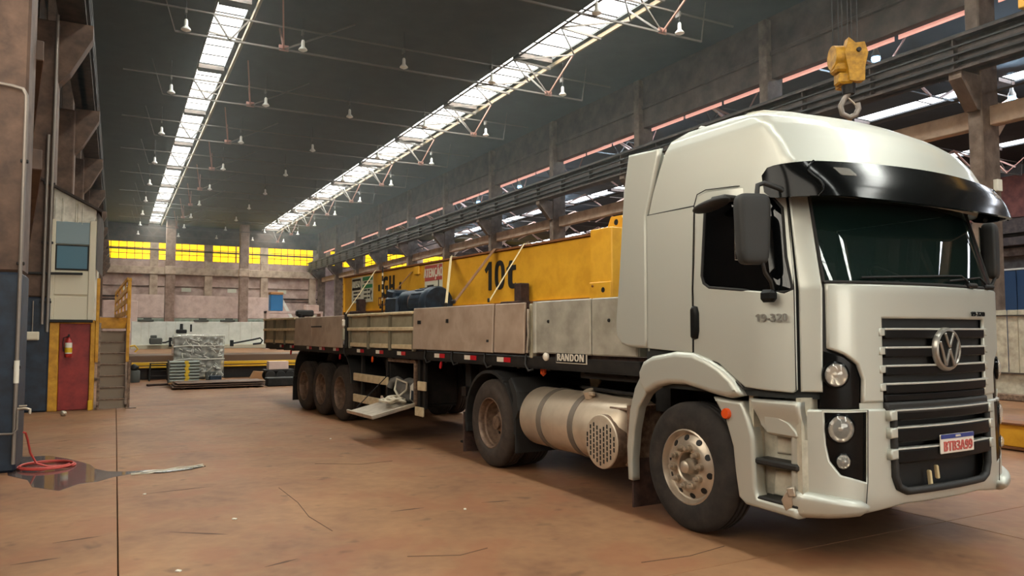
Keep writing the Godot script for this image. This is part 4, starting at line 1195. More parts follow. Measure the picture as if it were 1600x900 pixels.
func trailer() -> void:
	var t := thing("flatbed_trailer", "long grey three-axle flatbed trailer with low side gates, coupled behind the cab", "trailer", TRAILER_AT, TRAILER_TURN)
	# deck and frame
	put("deck", S().box(V(0, 1.35, 1.45), V(2.5, 0.05, 13.1)), M["brown_timber"], t)
	for s in [-1.0, 1.0]:
		put("side_rail", S().box(V(s * 1.27, 1.275, 1.45), V(0.06, 0.13, 13.1), 0.01).box(V(s * 1.24, 1.22, 1.45), V(0.12, 0.02, 13.1)), M["chassis"], t)
		put("main_beam", S().box(V(s * 0.45, 1.0, 0.2), V(0.12, 0.45, 10.4)).box(V(s * 0.45, 1.12, 6.4), V(0.12, 0.2, 3.2)), M["chassis"], t)
	var cm := S()
	for i in 22: cm.box(V(0, 1.24, -4.9 + i * 0.6), V(2.5, 0.1, 0.06))
	put("cross_members", cm, M["chassis"], t)
	put("nose_plate", S().box(V(0, 1.24, 7.5), V(2.4, 0.2, 1.0)), M["chassis"], t)
	# near side: gates and plates, post by post
	ribbed_gate(t, -5.1, -2.57)
	put("side_plate", S().box(V(-1.345, 1.605, -1.1), V(0.03, 0.57, 2.9), 0.008, Basis(Vector3(0, 0, 1), -0.04)), M["trailer_plate"], t, "worn plain side plate with a hand slot")
	put("hand_slot", S().box(V(-1.366, 1.7, -1.1), V(0.008, 0.025, 0.62)), M["black"], t)
	put("plate_fold", S().box(V(-1.362, 1.6, -1.4), V(0.01, 0.52, 0.02), 0.004), M["trailer_plate"], t)
	put("stake_post", S().box(V(-1.3, 1.62, 0.47), V(0.1, 0.6, 0.1), 0.01), M["chassis"], t)
	put("stake_lamp", S().box(V(-1.37, 1.76, 0.44), V(0.05, 0.12, 0.07), 0.015), M["white_reflex"], t)
	put("stake_latch", S().box(V(-1.36, 1.56, 0.42), V(0.05, 0.2, 0.06), 0.01), M["trailer_grey"], t)
	ribbed_gate(t, 0.6, 3.26)
	put("side_plate", S().box(V(-1.345, 1.65, 4.4), V(0.03, 0.58, 2.22), 0.008, Basis(Vector3(0, 0, 1), -0.03)), M["trailer_plate"], t, "worn plain side plate with small holes")
	put("side_plate", S().box(V(-1.34, 1.65, 5.86), V(0.03, 0.57, 0.64), 0.008, Basis(Vector3(0, 0, 1), -0.03)), M["trailer_plate"], t, "short worn side plate")
	for q in [[3.5, 1.74, 0.1, 0.05], [4.35, 1.75, 0.06, 0.05], [5.4, 1.5, 0.05, 0.03]]:
		put("plate_hole", S().box(V(-1.365, q[1], q[0]), V(0.008, q[3], q[2])), M["black"], t)
	put("stake_post", S().box(V(-1.27, 1.62, 6.24), V(0.08, 0.6, 0.06), 0.01), M["trailer_grey"], t)
	put("stake_chain", S().tube([V(-1.34, 1.86, 6.24), V(-1.35, 1.7, 6.25), V(-1.33, 1.58, 6.23), V(-1.35, 1.45, 6.24), V(-1.34, 1.38, 6.22)], 0.014, 6), M["alloy"], t)
	put("front_plate", S().box(V(-1.3, 1.66, 6.83), V(0.04, 0.56, 0.96), 0.012).cyl(V(-1.29, 1.38, 6.34), V(-1.29, 1.94, 6.34), 0.045, 0.045, 12), M["headboard"], t, "smooth grey front side plate")
	put("front_plate", S().box(V(-1.3, 1.66, 7.66), V(0.04, 0.56, 0.66), 0.012), M["headboard"], t, "smooth grey front side plate")
	for z in [6.6, 7.6]: put("plate_bolt", S().cyl(V(-1.315, 1.72, z), V(-1.33, 1.72, z), 0.02, 0.016, 10), M["dark_steel"], t)
	put("headboard", S().box(V(0, 1.66, 7.97), V(2.6, 0.56, 0.05), 0.01), M["headboard"], t)
	# far side and tail as plain boards
	for i in 4: put("side_plate", S().box(V(1.3, 1.63, -3.5 + i * 3.27), V(0.03, 0.52, 3.2), 0.008), M["trailer_plate"], t)
	put("tailgate", S().box(V(0, 1.63, -5.1), V(2.56, 0.52, 0.04), 0.01), M["trailer_grey"], t)
	# reflectors along the rail
	for z in [-3.71, -2.92, -1.72, -0.93, -0.13, 1.08, 1.92, 2.76, 4.02, 4.87, 5.67]:
		put("reflector_white", S().box(V(-1.304, 1.285, z - 0.075), V(0.006, 0.055, 0.15)), M["white_reflex"], t)
		put("reflector_red", S().box(V(-1.304, 1.285, z + 0.075), V(0.006, 0.055, 0.15)), M["red_reflex"], t)
	for z in [-3.1, 0.0, 1.55, 4.0]:
		put("marker_lamp", S().lathe([Vector2(0.0, -0.07), Vector2(0.018, -0.05), Vector2(0.021, 0.0), Vector2(0.014, 0.04), Vector2(0, 0.05)], Transform3D(Basis(Vector3.RIGHT, 0.25), V(-1.27, 1.17, z)), 10), M["orange_lens" if z > 1.0 and z < 2.0 else "red_reflex"], t)
	for z in [0.35, 3.6, 4.4, 5.25, 6.15]:
		put("lashing_hook", S().tube([V(-1.31, 1.36, z), V(-1.34, 1.25, z + 0.03), V(-1.33, 1.18, z + 0.08), V(-1.29, 1.2, z + 0.12)], 0.014, 6), M["dark_steel"], t)
	put("round_lamp", S().lathe([Vector2(0.045, 0), Vector2(0.045, 0.02), Vector2(0.03, 0.035), Vector2(0, 0.04)], Transform3D(Basis(V(0, 1, 0), V(-1, 0, 0), V(0, 0, 1)), V(-1.3, 1.345, 6.54)), 16), M["white_reflex"], t)
	put("corner_lamp", S().lathe([Vector2(0.0, -0.05), Vector2(0.035, -0.02), Vector2(0.035, 0.03), Vector2(0, 0.06)], Transform3D(Basis(), V(-1.2, 1.17, 6.33)), 12), M["orange_lens"], t)
	var sg := put("name_plate", S().box(V(-1.305, 1.345, 6.98), V(0.015, 0.12, 0.52), 0.004), M["white_reflex"], t, "black plate lettered in white")
	put("plate_field", S().box(V(-1.314, 1.345, 6.98), V(0.004, 0.1, 0.5)), M["black"], sg)
	letter("plate_lettering", "RANDON", 0.072, V(-1.318, 1.345, 6.98), Basis(V(0, 0, 1), V(0, 1, 0), V(-1, 0, 0)), M["white_reflex"], sg, "Droid Sans", 1.08)
	put("guide_plate", S().prism(P([6.52, 1.12, 6.76, 1.12, 6.78, 1.05, 6.72, 0.97, 6.64, 0.88, 6.6, 1.08, 6.52, 1.08]), Transform3D(Basis(V(0, 0, 1), V(0, 1, 0), V(-1, 0, 0)), V(-0.75, 0.02, 0)), 0.02), M["guard_pale"], t)
	put("air_tank", S().cyl(V(-0.98, 1.12, 5.05), V(-0.98, 1.12, 5.5), 0.1, 0.1, 14), M["dark_steel"], t)
	# wheels and mudguards
	for i in 3:
		var z := -0.09 - 1.08 * i
		put("axle", S().cyl(V(-0.9, 0.5, z), V(0.9, 0.5, z), 0.08, 0.08), M["chassis"], t)
		for s in [-1.0, 1.0]:
			wheel(t, V(s * 1.1, 0.5, z), "trailer", s)
			wheel(t, V(s * 0.77, 0.5, z), "trailer", -s)
	for s in [-1.0, 1.0]:
		var a: Array = []
		var b: Array = []
		for i in 9:
			var q := i / 8.0 * PI * 0.47
			a.append(Vector2(-0.02 + 0.6 * sin(q), 0.55 + 0.64 * cos(q)))
			b.append(Vector2(-0.02 + 0.57 * sin(q), 0.55 + 0.61 * cos(q)))
		b.reverse()
		put("mudguard", S().prism(a + b, Transform3D(Basis(V(0, 0, 1), V(0, 1, 0), V(-1, 0, 0)), V(s * 0.93 + 0.33, 0.1, -0.02)), 0.66), M["grey_plastic"], t)
		a = []; b = []
		for i in 9:
			var q := i / 8.0 * PI * 0.47
			a.append(Vector2(-2.3 - 0.6 * sin(q), 0.55 + 0.64 * cos(q)))
			b.append(Vector2(-2.3 - 0.57 * sin(q), 0.55 + 0.61 * cos(q)))
		b.reverse()
		put("mudguard", S().prism(a + b, Transform3D(Basis(V(0, 0, 1), V(0, 1, 0), V(-1, 0, 0)), V(s * 0.93 + 0.33, 0.05, 0)), 0.66), M["rubber"], t)
		put("mudflap", S().box(V(s * 0.95, 0.4, -2.95), V(0.62, 0.5, 0.02)), M["rubber"], t)
		put("suspension", S().box(V(s * 0.5, 0.72, -1.17), V(0.1, 0.14, 3.0), 0.02), M["chassis"], t)
	# side guard with pale boards, the open locker and the landing legs
	for s in [-1.0, 1.0]:
		for z in [0.9, 1.98, 3.16, 3.33]:
			put("guard_post", S().box(V(s * 1.18, 0.86, z), V(0.05, 0.72, 0.07), 0.006), M["dark_steel"], t)
		for q in [[0.61, 2.1, 0.83], [3.2, 3.45, 0.83], [0.61, 2.0, 0.47], [3.12, 3.38, 0.46]]:
			put("guard_board", S().box(V(s * 1.23, q[2], (q[0] + q[1]) * 0.5), V(0.035, 0.13, q[1] - q[0]), 0.008), M["guard_pale"], t)
		put("landing_leg", S().box(V(s * 0.95, 0.8, 4.3), V(0.14, 0.85, 0.14), 0.01).box(V(s * 0.95, 0.3, 4.3), V(0.1, 0.3, 0.1)).box(V(s * 0.95, 0.14, 4.3), V(0.24, 0.03, 0.24), 0.008), M["chassis"], t)
	put("landing_brace", S().bar(V(-0.95, 0.6, 4.3), V(-0.6, 1.1, 3.4), 0.05, 0.05).bar(V(-0.95, 0.75, 4.3), V(0.95, 0.75, 4.3), 0.05, 0.05).box(V(-1.06, 0.82, 4.35), V(0.1, 0.12, 0.12)), M["dark_steel"], t)
	var lk := put("tool_locker", S().box(V(-0.55, 0.86, 2.57), V(0.03, 0.64, 1.0)).box(V(-0.86, 0.515, 2.57), V(0.65, 0.03, 1.0)).box(V(-0.86, 1.18, 2.57), V(0.65, 0.03, 1.0)).box(V(-0.86, 0.86, 2.07), V(0.65, 0.64, 0.03)).box(V(-0.86, 0.86, 3.07), V(0.65, 0.64, 0.03)), M["chassis"], t, "open tool locker")
	put("locker_frame", S().box(V(-1.2, 1.17, 2.57), V(0.05, 0.06, 1.0), 0.008).box(V(-1.2, 0.86, 3.05), V(0.05, 0.66, 0.06), 0.008), M["dusty_rim"], lk)
	var fb := Basis(Vector3(0, 0, 1), 0.22)
	put("locker_door", S().box(V(-1.54, 0.455, 2.56), V(0.68, 0.03, 1.02), 0.006, fb).box(V(-1.54, 0.48, 3.06), V(0.68, 0.04, 0.03), 0.004, fb).box(V(-1.87, 0.4, 2.56), V(0.03, 0.05, 1.02), 0.004, fb), M["alloy"], lk, "locker door hanging open")
	put("door_stay", S().bar(V(-1.2, 0.95, 2.08), V(-1.72, 0.45, 2.06), 0.012, 0.012), M["dark_steel"], lk)

func tl_thing(called: String, label: String, cat: String, at: Vector3, grp := "") -> Node3D:
	return thing(called, label, cat, tw(at.x, at.y, at.z), TRAILER_TURN, grp)

func strap(label: String, a: Vector3, b: Vector3, over: float, w: float, m: String) -> void:
	var mid := (a + b) * 0.5
	var t := tl_thing("lashing_strap", label, "strap", mid)
	var s := S()
	var d := V(-0.004, 0.004, 0)
	s.bar(a - mid + d, b - mid + d, w, 0.006, 0.0, V(-1, 0.3, 0))
	s.bar(a - mid + V(-0.004, 0.008, 0), a - mid + V(over, 0.008, 0), w, 0.006, 0.0, V(0, 1, 0))
	put("webbing", s, M[m], t)
	put("buckle", S().box(b - mid + V(-0.01, 0.02, 0), V(0.02, 0.05, w * 1.2), 0.006), M["dark_steel"], t)

func poster(g: Node3D, z0: float, z1: float, y0: float, y1: float, label: String) -> Node3D:
	return put("poster", S().box(V(-0.305, (y0 + y1) * 0.5, (z0 + z1) * 0.5), V(0.004, y1 - y0, z1 - z0)), M["poster_white"], g, label)

func gtext(p: Node3D, txt: String, h: float, y: float, z: float, m: String, font := "Droid Sans", sx := 1.0, x := -0.309) -> void:
	letter("lettering", txt, h, V(x, y, z), Basis(V(0, 0, 1), V(0, 1, 0), V(-1, 0, 0)), M[m], p, font, sx)

func trailer_cargo() -> void:
	# the yellow crane beam, its own axes: x across, y up from its underside level 0, z along the trailer
	var g := tl_thing("crane_beam", "long yellow box girder lettered 10 t lying on the trailer", "crane beam", V(-0.3, 1.97, 0))
	put("web_plate", S().box(V(0, 0.38, 2.4), V(0.6, 0.7, 8.1), 0.006), M["crane_yellow"], g)
	put("top_flange", S().box(V(0, 0.745, 2.4), V(0.68, 0.025, 8.1)), M["rusty_edge"], g)
	put("bottom_flange", S().box(V(0, 0.015, 2.4), V(0.66, 0.03, 8.1)), M["crane_yellow"], g)
	put("flange_edge", S().box(V(-0.332, 0.015, 2.4), V(0.006, 0.024, 8.1)), M["rusty_edge"], g)
	var ep := put("end_plate", S().box(V(-0.02, 0.36, 6.67), V(0.68, 0.86, 0.38), 0.012), M["crane_yellow"], g, "yellow end block")
	put("splice_plate", S().box(V(-0.368, 0.07, 6.67), V(0.02, 0.24, 0.37), 0.006), M["crane_yellow"], ep)
	for q in [[6.55, 0.0], [6.55, 0.15], [6.55, -0.03], [6.8, -0.03]]:
		put("bolt", S().cyl(V(-0.378, q[1], q[0]), V(-0.39, q[1], q[0]), 0.014, 0.014, 8), M["rusty_edge"], ep)
	put("bolt_hole", S().cyl(V(-0.378, 0.1, 6.73), V(-0.381, 0.1, 6.73), 0.03, 0.03, 14), M["black"], ep)
	put("lifting_lug", S().prism(P([6.52, 0.78, 6.86, 0.78, 6.82, 0.86, 6.78, 0.93, 6.6, 0.93, 6.56, 0.86]), Transform3D(Basis(V(0, 0, 1), V(0, 1, 0), V(-1, 0, 0)), V(-0.1, 0.01, 0)), 0.05), M["crane_yellow"], ep)
	put("lug_hole", S().cyl(V(-0.149, 0.87, 6.69), V(-0.152, 0.87, 6.69), 0.035, 0.035, 14), M["black"], ep)
	put("rear_plate", S().box(V(0, 0.37, -1.68), V(0.66, 0.78, 0.06), 0.008), M["crane_yellow"], g)
	for y in [0.15, 0.3, 0.45, 0.6]: put("bolt", S().cyl(V(-0.33, y, -1.68), V(-0.345, y, -1.68), 0.014, 0.014, 8), M["rusty_edge"], g)
	put("side_lug", S().box(V(-0.32, 0.65, 1.85), V(0.05, 0.14, 0.18), 0.01), M["crane_yellow"], g)
	# lettering and posters
	gtext(g, "10", 0.39, 0.4, 4.3, "ink", "Droid Serif", 0.95)
	gtext(g, "t", 0.4, 0.4, 4.74, "ink", "Droid Serif", 1.15)
	gtext(g, "GH", 0.38, 0.43, 0.62, "ink", "Droid Serif", 0.78)
	for z in [0.17, 1.12]: put("square_dot", S().box(V(-0.304, 0.44, z), V(0.006, 0.12, 0.07)), M["ink"], g)
	var wb := put("web_band", S().box(V(-0.304, 0.19, 0.42), V(0.006, 0.16, 0.55)), M["rusty_edge"], g)
	for i in 6: put("print_mark", S().box(V(-0.309, 0.19, 0.21 + i * 0.085), V(0.004, 0.09, 0.04)), M["crane_yellow"], wb)
	var p1 := poster(g, -1.24, -0.12, 0.2, 0.7, "white notice sheet with green print")
	put("notice_field", S().box(V(-0.308, 0.56, -0.98), V(0.004, 0.22, 0.46)), M["ink"], p1)
	gtext(p1, "AVISO", 0.13, 0.56, -0.98, "poster_white", "Droid Sans", 0.85, -0.313)
	for i in 3: put("print_line", S().box(V(-0.308, 0.4 - i * 0.07, -1.02), V(0.003, 0.03, 0.24)).box(V(-0.308, 0.4 - i * 0.07, -0.82), V(0.003, 0.03, 0.1)), M["ink"], p1)
	put("green_band", S().box(V(-0.308, 0.65, -0.4), V(0.004, 0.07, 0.5)).box(V(-0.308, 0.5, -0.4), V(0.004, 0.07, 0.5)), M["ink_green"], p1)
	for i in 4: put("print_line", S().box(V(-0.308, 0.585 - i * 0.075 - (0.08 if i > 0 else 0.0), -0.5), V(0.003, 0.03, 0.16)).box(V(-0.308, 0.585 - i * 0.075 - (0.08 if i > 0 else 0.0), -0.33), V(0.003, 0.03, 0.1)), M["ink"], p1)
	put("notice_drop", S().tube([V(-0.309, 0.33, -0.22), V(-0.309, 0.39, -0.17), V(-0.309, 0.42, -0.2), V(-0.309, 0.36, -0.24), V(-0.309, 0.28, -0.2), V(-0.309, 0.24, -0.17)], 0.009, 5), M["ink"], p1)
	var p2 := poster(g, 2.1, 2.73, 0.19, 0.71, "red and white warning sheet")
	put("red_field", S().box(V(-0.308, 0.575, 2.415), V(0.004, 0.25, 0.61)), M["ink_red"], p2)
	gtext(p2, "ATENÇÃO", 0.14, 0.575, 2.415, "poster_white", "Droid Sans", 0.75, -0.313)
	put("print_line", S().box(V(-0.308, 0.36, 2.31), V(0.003, 0.05, 0.24)), M["ink"], p2)
	put("mark", S().box(V(-0.308, 0.39, 2.6), V(0.004, 0.14, 0.03)).box(V(-0.308, 0.26, 2.6), V(0.004, 0.05, 0.09)), M["ink"], p2)
	# supports under the beam
	for q in [[-0.6, "rear"], [5.0, "front"]]:
		var c := tl_thing("support_block", "dark brown support with an upright arm under the %s of the yellow beam" % q[1], "support", V(-0.3, 1.375, q[0]), "supports under the yellow beam")
		put("base_beam", S().box(V(0, 0.296, 0), V(1.0, 0.592, 0.46), 0.012), M["brown_timber"], c)
		put("cross_piece", S().box(V(-0.42, 0.575, 0), V(0.16, 0.1, 0.48), 0.01), M["brown_timber"], c)
		put("upright", S().box(V(-0.42, 0.71, 0.16), V(0.14, 0.28, 0.15), 0.01), M["brown_timber"], c)
	# the blue drive unit
	var m := tl_thing("hoist_motor", "dark blue hoist drive with a round motor beside the yellow beam", "motor", V(-0.9, 1.375, 2.5))
	put("gear_case", S().box(V(0, 0.4, -0.65), V(0.4, 0.8, 0.5), 0.04).box(V(0, 0.84, -0.72), V(0.36, 0.14, 0.3), 0.03, Basis(Vector3.RIGHT, 0.15)), M["motor_blue"], m)
	put("gear_neck", S().box(V(0, 0.5, -0.15), V(0.34, 0.66, 0.5), 0.06).cyl(V(-0.02, 0.72, -0.4), V(-0.02, 0.72, 0.2), 0.16, 0.17, 18), M["motor_blue"], m)
	var mc := put("motor_body", S().cyl(V(0, 0.66, 0.1), V(0, 0.66, 0.62), 0.235, 0.235, 28), M["motor_blue"], m)
	for i in 18:
		var a := TAU * i / 18
		put("cooling_fin", S().bar(V(cos(a) * 0.24, 0.66 + sin(a) * 0.24, 0.14), V(cos(a) * 0.24, 0.66 + sin(a) * 0.24, 0.5), 0.012, 0.03, 0.0, V(-sin(a), cos(a), 0)), M["motor_blue"], mc)
	put("fan_cover", S().lathe([Vector2(0.245, 0.5), Vector2(0.252, 0.52), Vector2(0.252, 0.66), Vector2(0.23, 0.7), Vector2(0.0, 0.705)], Transform3D(Basis(V(1, 0, 0), V(0, 0, 1), V(0, -1, 0)), V(0, 0.66, 0)), 28), M["motor_blue"], m)
	put("coupling", S().cyl(V(0.0, 0.68, 0.0), V(0, 0.68, 0.1), 0.2, 0.215, 20), M["steel_plate"], m)
	put("motor_foot", S().box(V(0, 0.2, 0.35), V(0.44, 0.4, 0.55), 0.02).box(V(0, 0.5, 0.85), V(0.3, 0.16, 0.12), 0.03), M["motor_blue"], m)
	var pr := tl_thing("striped_rod", "thin upright rod standing in front of the letters beside the dark blue motor", "rod", V(-1.02, 1.375, 1.33))
	put("rod", S().cyl(V(0, 0, 0), V(0, 1.33, 0), 0.014, 0.014, 8), M["dark_steel"], pr)
	for i in 4: put("rod_band", S().cyl(V(0, 0.75 + i * 0.14, 0), V(0, 0.8 + i * 0.14, 0), 0.0155, 0.0155, 8), M["guard_pale"], pr)
	strap("wide cream lashing strap dropping almost upright beside the red and white warning sheet", V(-0.645, 2.735, 3.09), V(-1.3, 1.95, 4.2), 0.5, 0.07, "strap_cream")
	strap("brown lashing strap slanting down to the left of the figure 10", V(-0.645, 2.735, 4.37), V(-1.3, 1.98, 4.42), 0.5, 0.085, "strap_brown")
	strap("thin cream lashing strap slanting across the letter t", V(-0.645, 2.735, 5.11), V(-1.3, 1.97, 5.33), 0.5, 0.03, "strap_cream")
	strap("pale lashing strap crossing the notice sheet at the rear of the beam", V(-0.645, 2.735, 0.1), V(-1.33, 1.9, 0.4), 0.5, 0.05, "strap_cream")
	strap("dark rusty tie slanting behind the letters GH", V(-0.62, 2.6, 1.62), V(-1.0, 2.0, 1.22), 0.02, 0.03, "strap_brown")
	# what spills out of the tool locker
	var bg := tl_thing("rag_bag", "grey cloth bag slumped in the open tool locker", "bag", V(-1.0, 0.532, 2.45))
	put("bag_body", S().grid(lump.bind(Vector3(0.2, 0.17, 0.3), 7), 18, 20, V(0, 0.17, 0)), M["bag_grey"], bg)
	put("bag_sleeve", S().tube([V(-0.05, 0.25, -0.1), V(-0.12, 0.33, -0.24), V(-0.16, 0.3, -0.33), V(-0.2, 0.2, -0.36)], 0.055, 9), M["bag_grey"], bg)
	var jg := tl_thing("jug", "white plastic jug with a blue label lying in the open tool locker", "jug", V(-1.05, 0.532, 2.87))
	put("jug_body", S().box(V(0, 0.16, 0), V(0.24, 0.3, 0.26), 0.05, Basis(Vector3(1, 0, 0), 0.1)), M["jug_white"], jg)
	put("jug_neck", S().cyl(V(0, 0.3, -0.06), V(0, 0.36, -0.08), 0.045, 0.035, 12), M["jug_white"], jg)
	put("jug_label", S().box(V(-0.124, 0.13, 0.03), V(0.006, 0.14, 0.12), 0.002, Basis(Vector3(1, 0, 0), 0.1)), M["motor_blue"], jg)
	var rp := tl_thing("rope", "pale rope and straps heaped on the open locker door", "rope", V(-1.4, 0.53, 2.7))
	var ps: Array = []
	for i in 60:
		var a := i * 0.42
		ps.append(V(0.13 * cos(a) + 0.06 * sin(a * 0.31) + 0.02 * i / 60.0, 0.02 + 0.05 * absf(sin(a * 0.37)) + 0.04 * (i % 7) / 7.0, 0.2 * sin(a) + 0.06 * cos(a * 0.53)))
	put("coil", S().tube(ps, 0.02, 6), M["rope_pale"], rp)
	put("loop", S().tube([V(0.15, 0.03, -0.05), V(0.1, 0.2, -0.18), V(0.14, 0.36, -0.2), V(0.25, 0.3, -0.05), V(0.2, 0.2, 0.02), V(0.1, 0.12, 0.0)], 0.018, 6), M["rope_pale"], rp)

func lump(u: float, v: float, size: Vector3, seed_: int) -> Vector3:
	var a := u * PI
	var b := v * TAU
	var d := Vector3(sin(a) * cos(b), cos(a), sin(a) * sin(b))
	var k := 1.0 + 0.16 * sin(d.x * 4.0 + seed_) * sin(d.y * 5.0 + 1.3 * seed_) + 0.1 * sin(d.z * 7.0 + 0.7 * seed_)
	return Vector3(d.x * size.x * k, maxf(size.y + d.y * size.y * k, 0.0), d.z * size.z * k)

func left_side() -> void:
	for i in 13:
		var z := Z0 - (i - 2) * BAY
		if z < BACK + 0.5: break
		var n := i - 2
		var lab := "concrete column behind the photographer in the left-hand row" if n < 0 else ("tall column at the left edge, painted dark blue up to head height" if n == 0 else ("blue-footed column standing left of the red door" if n == 1 else "brown concrete column of the left-hand row, %s from the front" % ORD[n]))
		var x := -1.38 if n < 1 else -1.58
		var c := thing("concrete_column", lab, "column", V(x, 0, z + (0.375 if n == 0 else 0.0)), 0.0, "columns of the left-hand row")
		var hb := 2.3
		put("shaft", S().box(V(0, hb + (8.0 - hb) * 0.5, 0), V(0.8, 8.0 - hb, 0.75), 0.03).box(V(-0.2, 10.05, 0), V(0.38, 4.3, 0.6), 0.03), M["brown_paint"], c)
		put("painted_foot", S().box(V(0, hb * 0.5, 0), V(0.82, hb, 0.77), 0.03), M["blue_paint"], c, "dark blue painted foot")
		put("corbel", S().prism(P([0.36, 6.7, 0.36, 8.08, 1.0, 8.08, 1.0, 7.8, 0.6, 7.0]), Transform3D(Basis(), V(0, 0, -0.2)), 0.4), M["brown_paint"], c)
	# braces and pipes on the nearest two columns
	for q in [[4.3, "upper", -10.9], [2.95, "lower", -11.2]]:
		tag(put("knee_brace", S().bar(V(-0.98, q[0] + 0.9, q[2] - 0.2), V(-1.35, q[0], q[2] - 3.0), 0.16, 0.3, 0.01), M["brown_paint"]), "brown slanting brace behind the blue-footed column at the left edge, %s of two" % q[1], "brace")
	var pp := thing("conduit_pipe", "bent grey pipe running down the column at the left edge", "pipe", V(-0.93, 0, -10.32))
	put("pipe", S().tube([V(-0.6, 4.5, 0.02), V(-0.2, 4.47, 0.02), V(-0.1, 4.45, 0.02), V(-0.065, 4.38, 0.02), V(-0.06, 4.2, 0.02), V(-0.06, 2.2, 0.02), V(-0.06, 0.1, 0.02)], 0.022, 8), M["pipe"], pp)
	for y in [1.2, 2.4, 3.6]: put("clip", S().box(V(-0.06, y, 0.0), V(0.08, 0.04, 0.05), 0.008), M["dark_steel"], pp)
	put("white_sleeve", S().cyl(V(-0.06, 1.02, 0.02), V(-0.06, 1.28, 0.02), 0.028, 0.028, 10), M["paper"], pp)
	for q in [[-1.3, 5.6, 1.75, "left"], [-1.21, 9.5, 1.6, "right"]]:
		var d := thing("conduit_pipe", "straight grey pipe on the column left of the red door, the %s one of two" % q[3], "pipe", V(q[0], 0, -17.66))
		put("pipe", S().cyl(V(0, q[2], 0), V(0, q[1], 0), 0.03, 0.03, 10), M["pipe"], d)
		for y in [2.2, 3.4, 4.6]: put("clip", S().box(V(0, y, -0.02), V(0.11, 0.05, 0.06), 0.008), M["dark_steel"], d)
	var sb := thing("switch_box", "small beige switch box on the blue-footed column left of the red door", "box", V(-1.46, 1.52, -17.72))
	put("box_body", S().box(V(0, 0, 0.07), V(0.24, 0.17, 0.14), 0.015), M["cream"], sb)
	put("cover", S().box(V(0, 0, 0.145), V(0.2, 0.13, 0.012), 0.004), M["cream"], sb)
	put("conduit", S().cyl(V(0.0, 0.08, 0.06), V(0.0, 0.7, 0.06), 0.012, 0.012, 8), M["pipe"], sb)
	tag(put("steel_bar", S().bar(V(-1.75, 2.77, -17.69), V(-0.62, 2.79, -17.69), 0.06, 0.05, 0.008), M["dark_steel"]), "dark horizontal bar in front of the small blue window", "bar")
	# the cabin with the red door
	var c := thing("control_cabin", "narrow raised cabin of pale sheeting over the red door, with a small blue window", "cabin", V(-0.8, 0, -17.7))
	put("cabin_body", S().box(V(-0.37, 2.9, -1.75), V(1.54, 2.1, 3.3)).box(V(-0.37, 1.05, -1.8), V(1.3, 2.1, 3.0)), M["cream"], c)
	put("roof_gable", S().prism(P([-1.2, 3.86, 0.39, 3.86, 0.39, 4.16, -0.37, 4.57, -1.2, 4.98]), Transform3D(Basis(), V(0, 0, -3.4)), 3.3), M["siding"], c)
	put("roof_edge", S().bar(V(-1.2, 5.0, -0.02), V(0.5, 4.1, -0.02), 0.08, 0.05).box(V(-0.35, 4.56, -1.7), V(1.9, 0.04, 3.5), 0.0, Basis(Vector3(0, 0, 1), -0.49)), M["girder_steel"], c)
	for x in [-0.34, -0.22, -0.2, 0.02, 0.06, 0.14]: put("sheet_rib", S().box(V(x, 4.1 - maxf(0.0, x) * 0.3, -0.09), V(0.02, 0.5, 0.05), 0.006), M["siding"], c)
	put("sheeting", S().box(V(0.0, 4.0, -0.1), V(0.74, 0.3, 0.03), 0.004).prism(P([-0.37, 4.15, 0.39, 4.13, 0.39, 4.15, -0.37, 4.54]), Transform3D(Basis(), V(0, 0, -0.11)), 0.025), M["siding"], c)
	for q in [[3.63, 0.46, "grey_blue"], [2.6, 0.48, "cream"], [2.08, 0.48, "cream"]]:
		put("wall_panel", S().box(V(-0.02, q[0], -0.09), V(0.6, q[1], 0.05), 0.008), M[q[2]], c)
	var w := put("window_frame", S().box(V(-0.02, 3.125, -0.09), V(0.6, 0.52, 0.04), 0.006), M["dark_steel"], c)
	put("window_pane", S().box(V(-0.02, 3.125, -0.06), V(0.54, 0.46, 0.02)), M["window_dark"], w, "blue-grey window pane")
	put("corner_post", S().box(V(0.34, 2.85, -0.1), V(0.12, 2.1, 0.1), 0.01).box(V(-0.37, 2.85, -0.1), V(0.1, 2.1, 0.1), 0.01), M["cream"], c)
	put("side_sheet", S().grid(func(u, v): return V(0.41 + 0.1 * sin(u * PI * 0.5), lerpf(2.9, 4.12, v) - 0.1 * u, -0.1 - 1.6 * u), 8, 3, V(-0.5, 3.5, -1.5)), M["girder_steel"], c)
	put("sill", S().box(V(-0.02, 1.82, -0.06), V(0.82, 0.06, 0.2), 0.01), M["dark_steel"], c)
	var dr := struct("door_1")
	dr.position = V(-0.8, 0, -17.7)
	put("door_leaf", S().box(V(0.075, 0.89, -0.13), V(0.55, 1.76, 0.05), 0.008), M["red_door"], dr)
	put("door_frame", S().box(V(-0.29, 0.9, -0.1), V(0.17, 1.8, 0.12), 0.01).box(V(0.395, 0.9, -0.1), V(0.09, 1.8, 0.12), 0.01).box(V(0.05, 1.8, -0.1), V(0.78, 0.06, 0.12), 0.01), M["yellow_paint"], dr)
	put("door_stop", S().box(V(0.38, 0.1, 0.02), V(0.08, 0.2, 0.06), 0.01), M["bright_yellow"], dr)
	var ex := thing("fire_extinguisher", "red fire extinguisher with a white label hanging on the red door", "extinguisher", V(-0.83, 1.08, -17.72))
	put("cylinder", S().lathe([Vector2(0, 0), Vector2(0.055, 0.005), Vector2(0.065, 0.03), Vector2(0.065, 0.3), Vector2(0.05, 0.36), Vector2(0.025, 0.39), Vector2(0.02, 0.42), Vector2(0, 0.42)], Transform3D(), 18), M["red_plain"], ex)
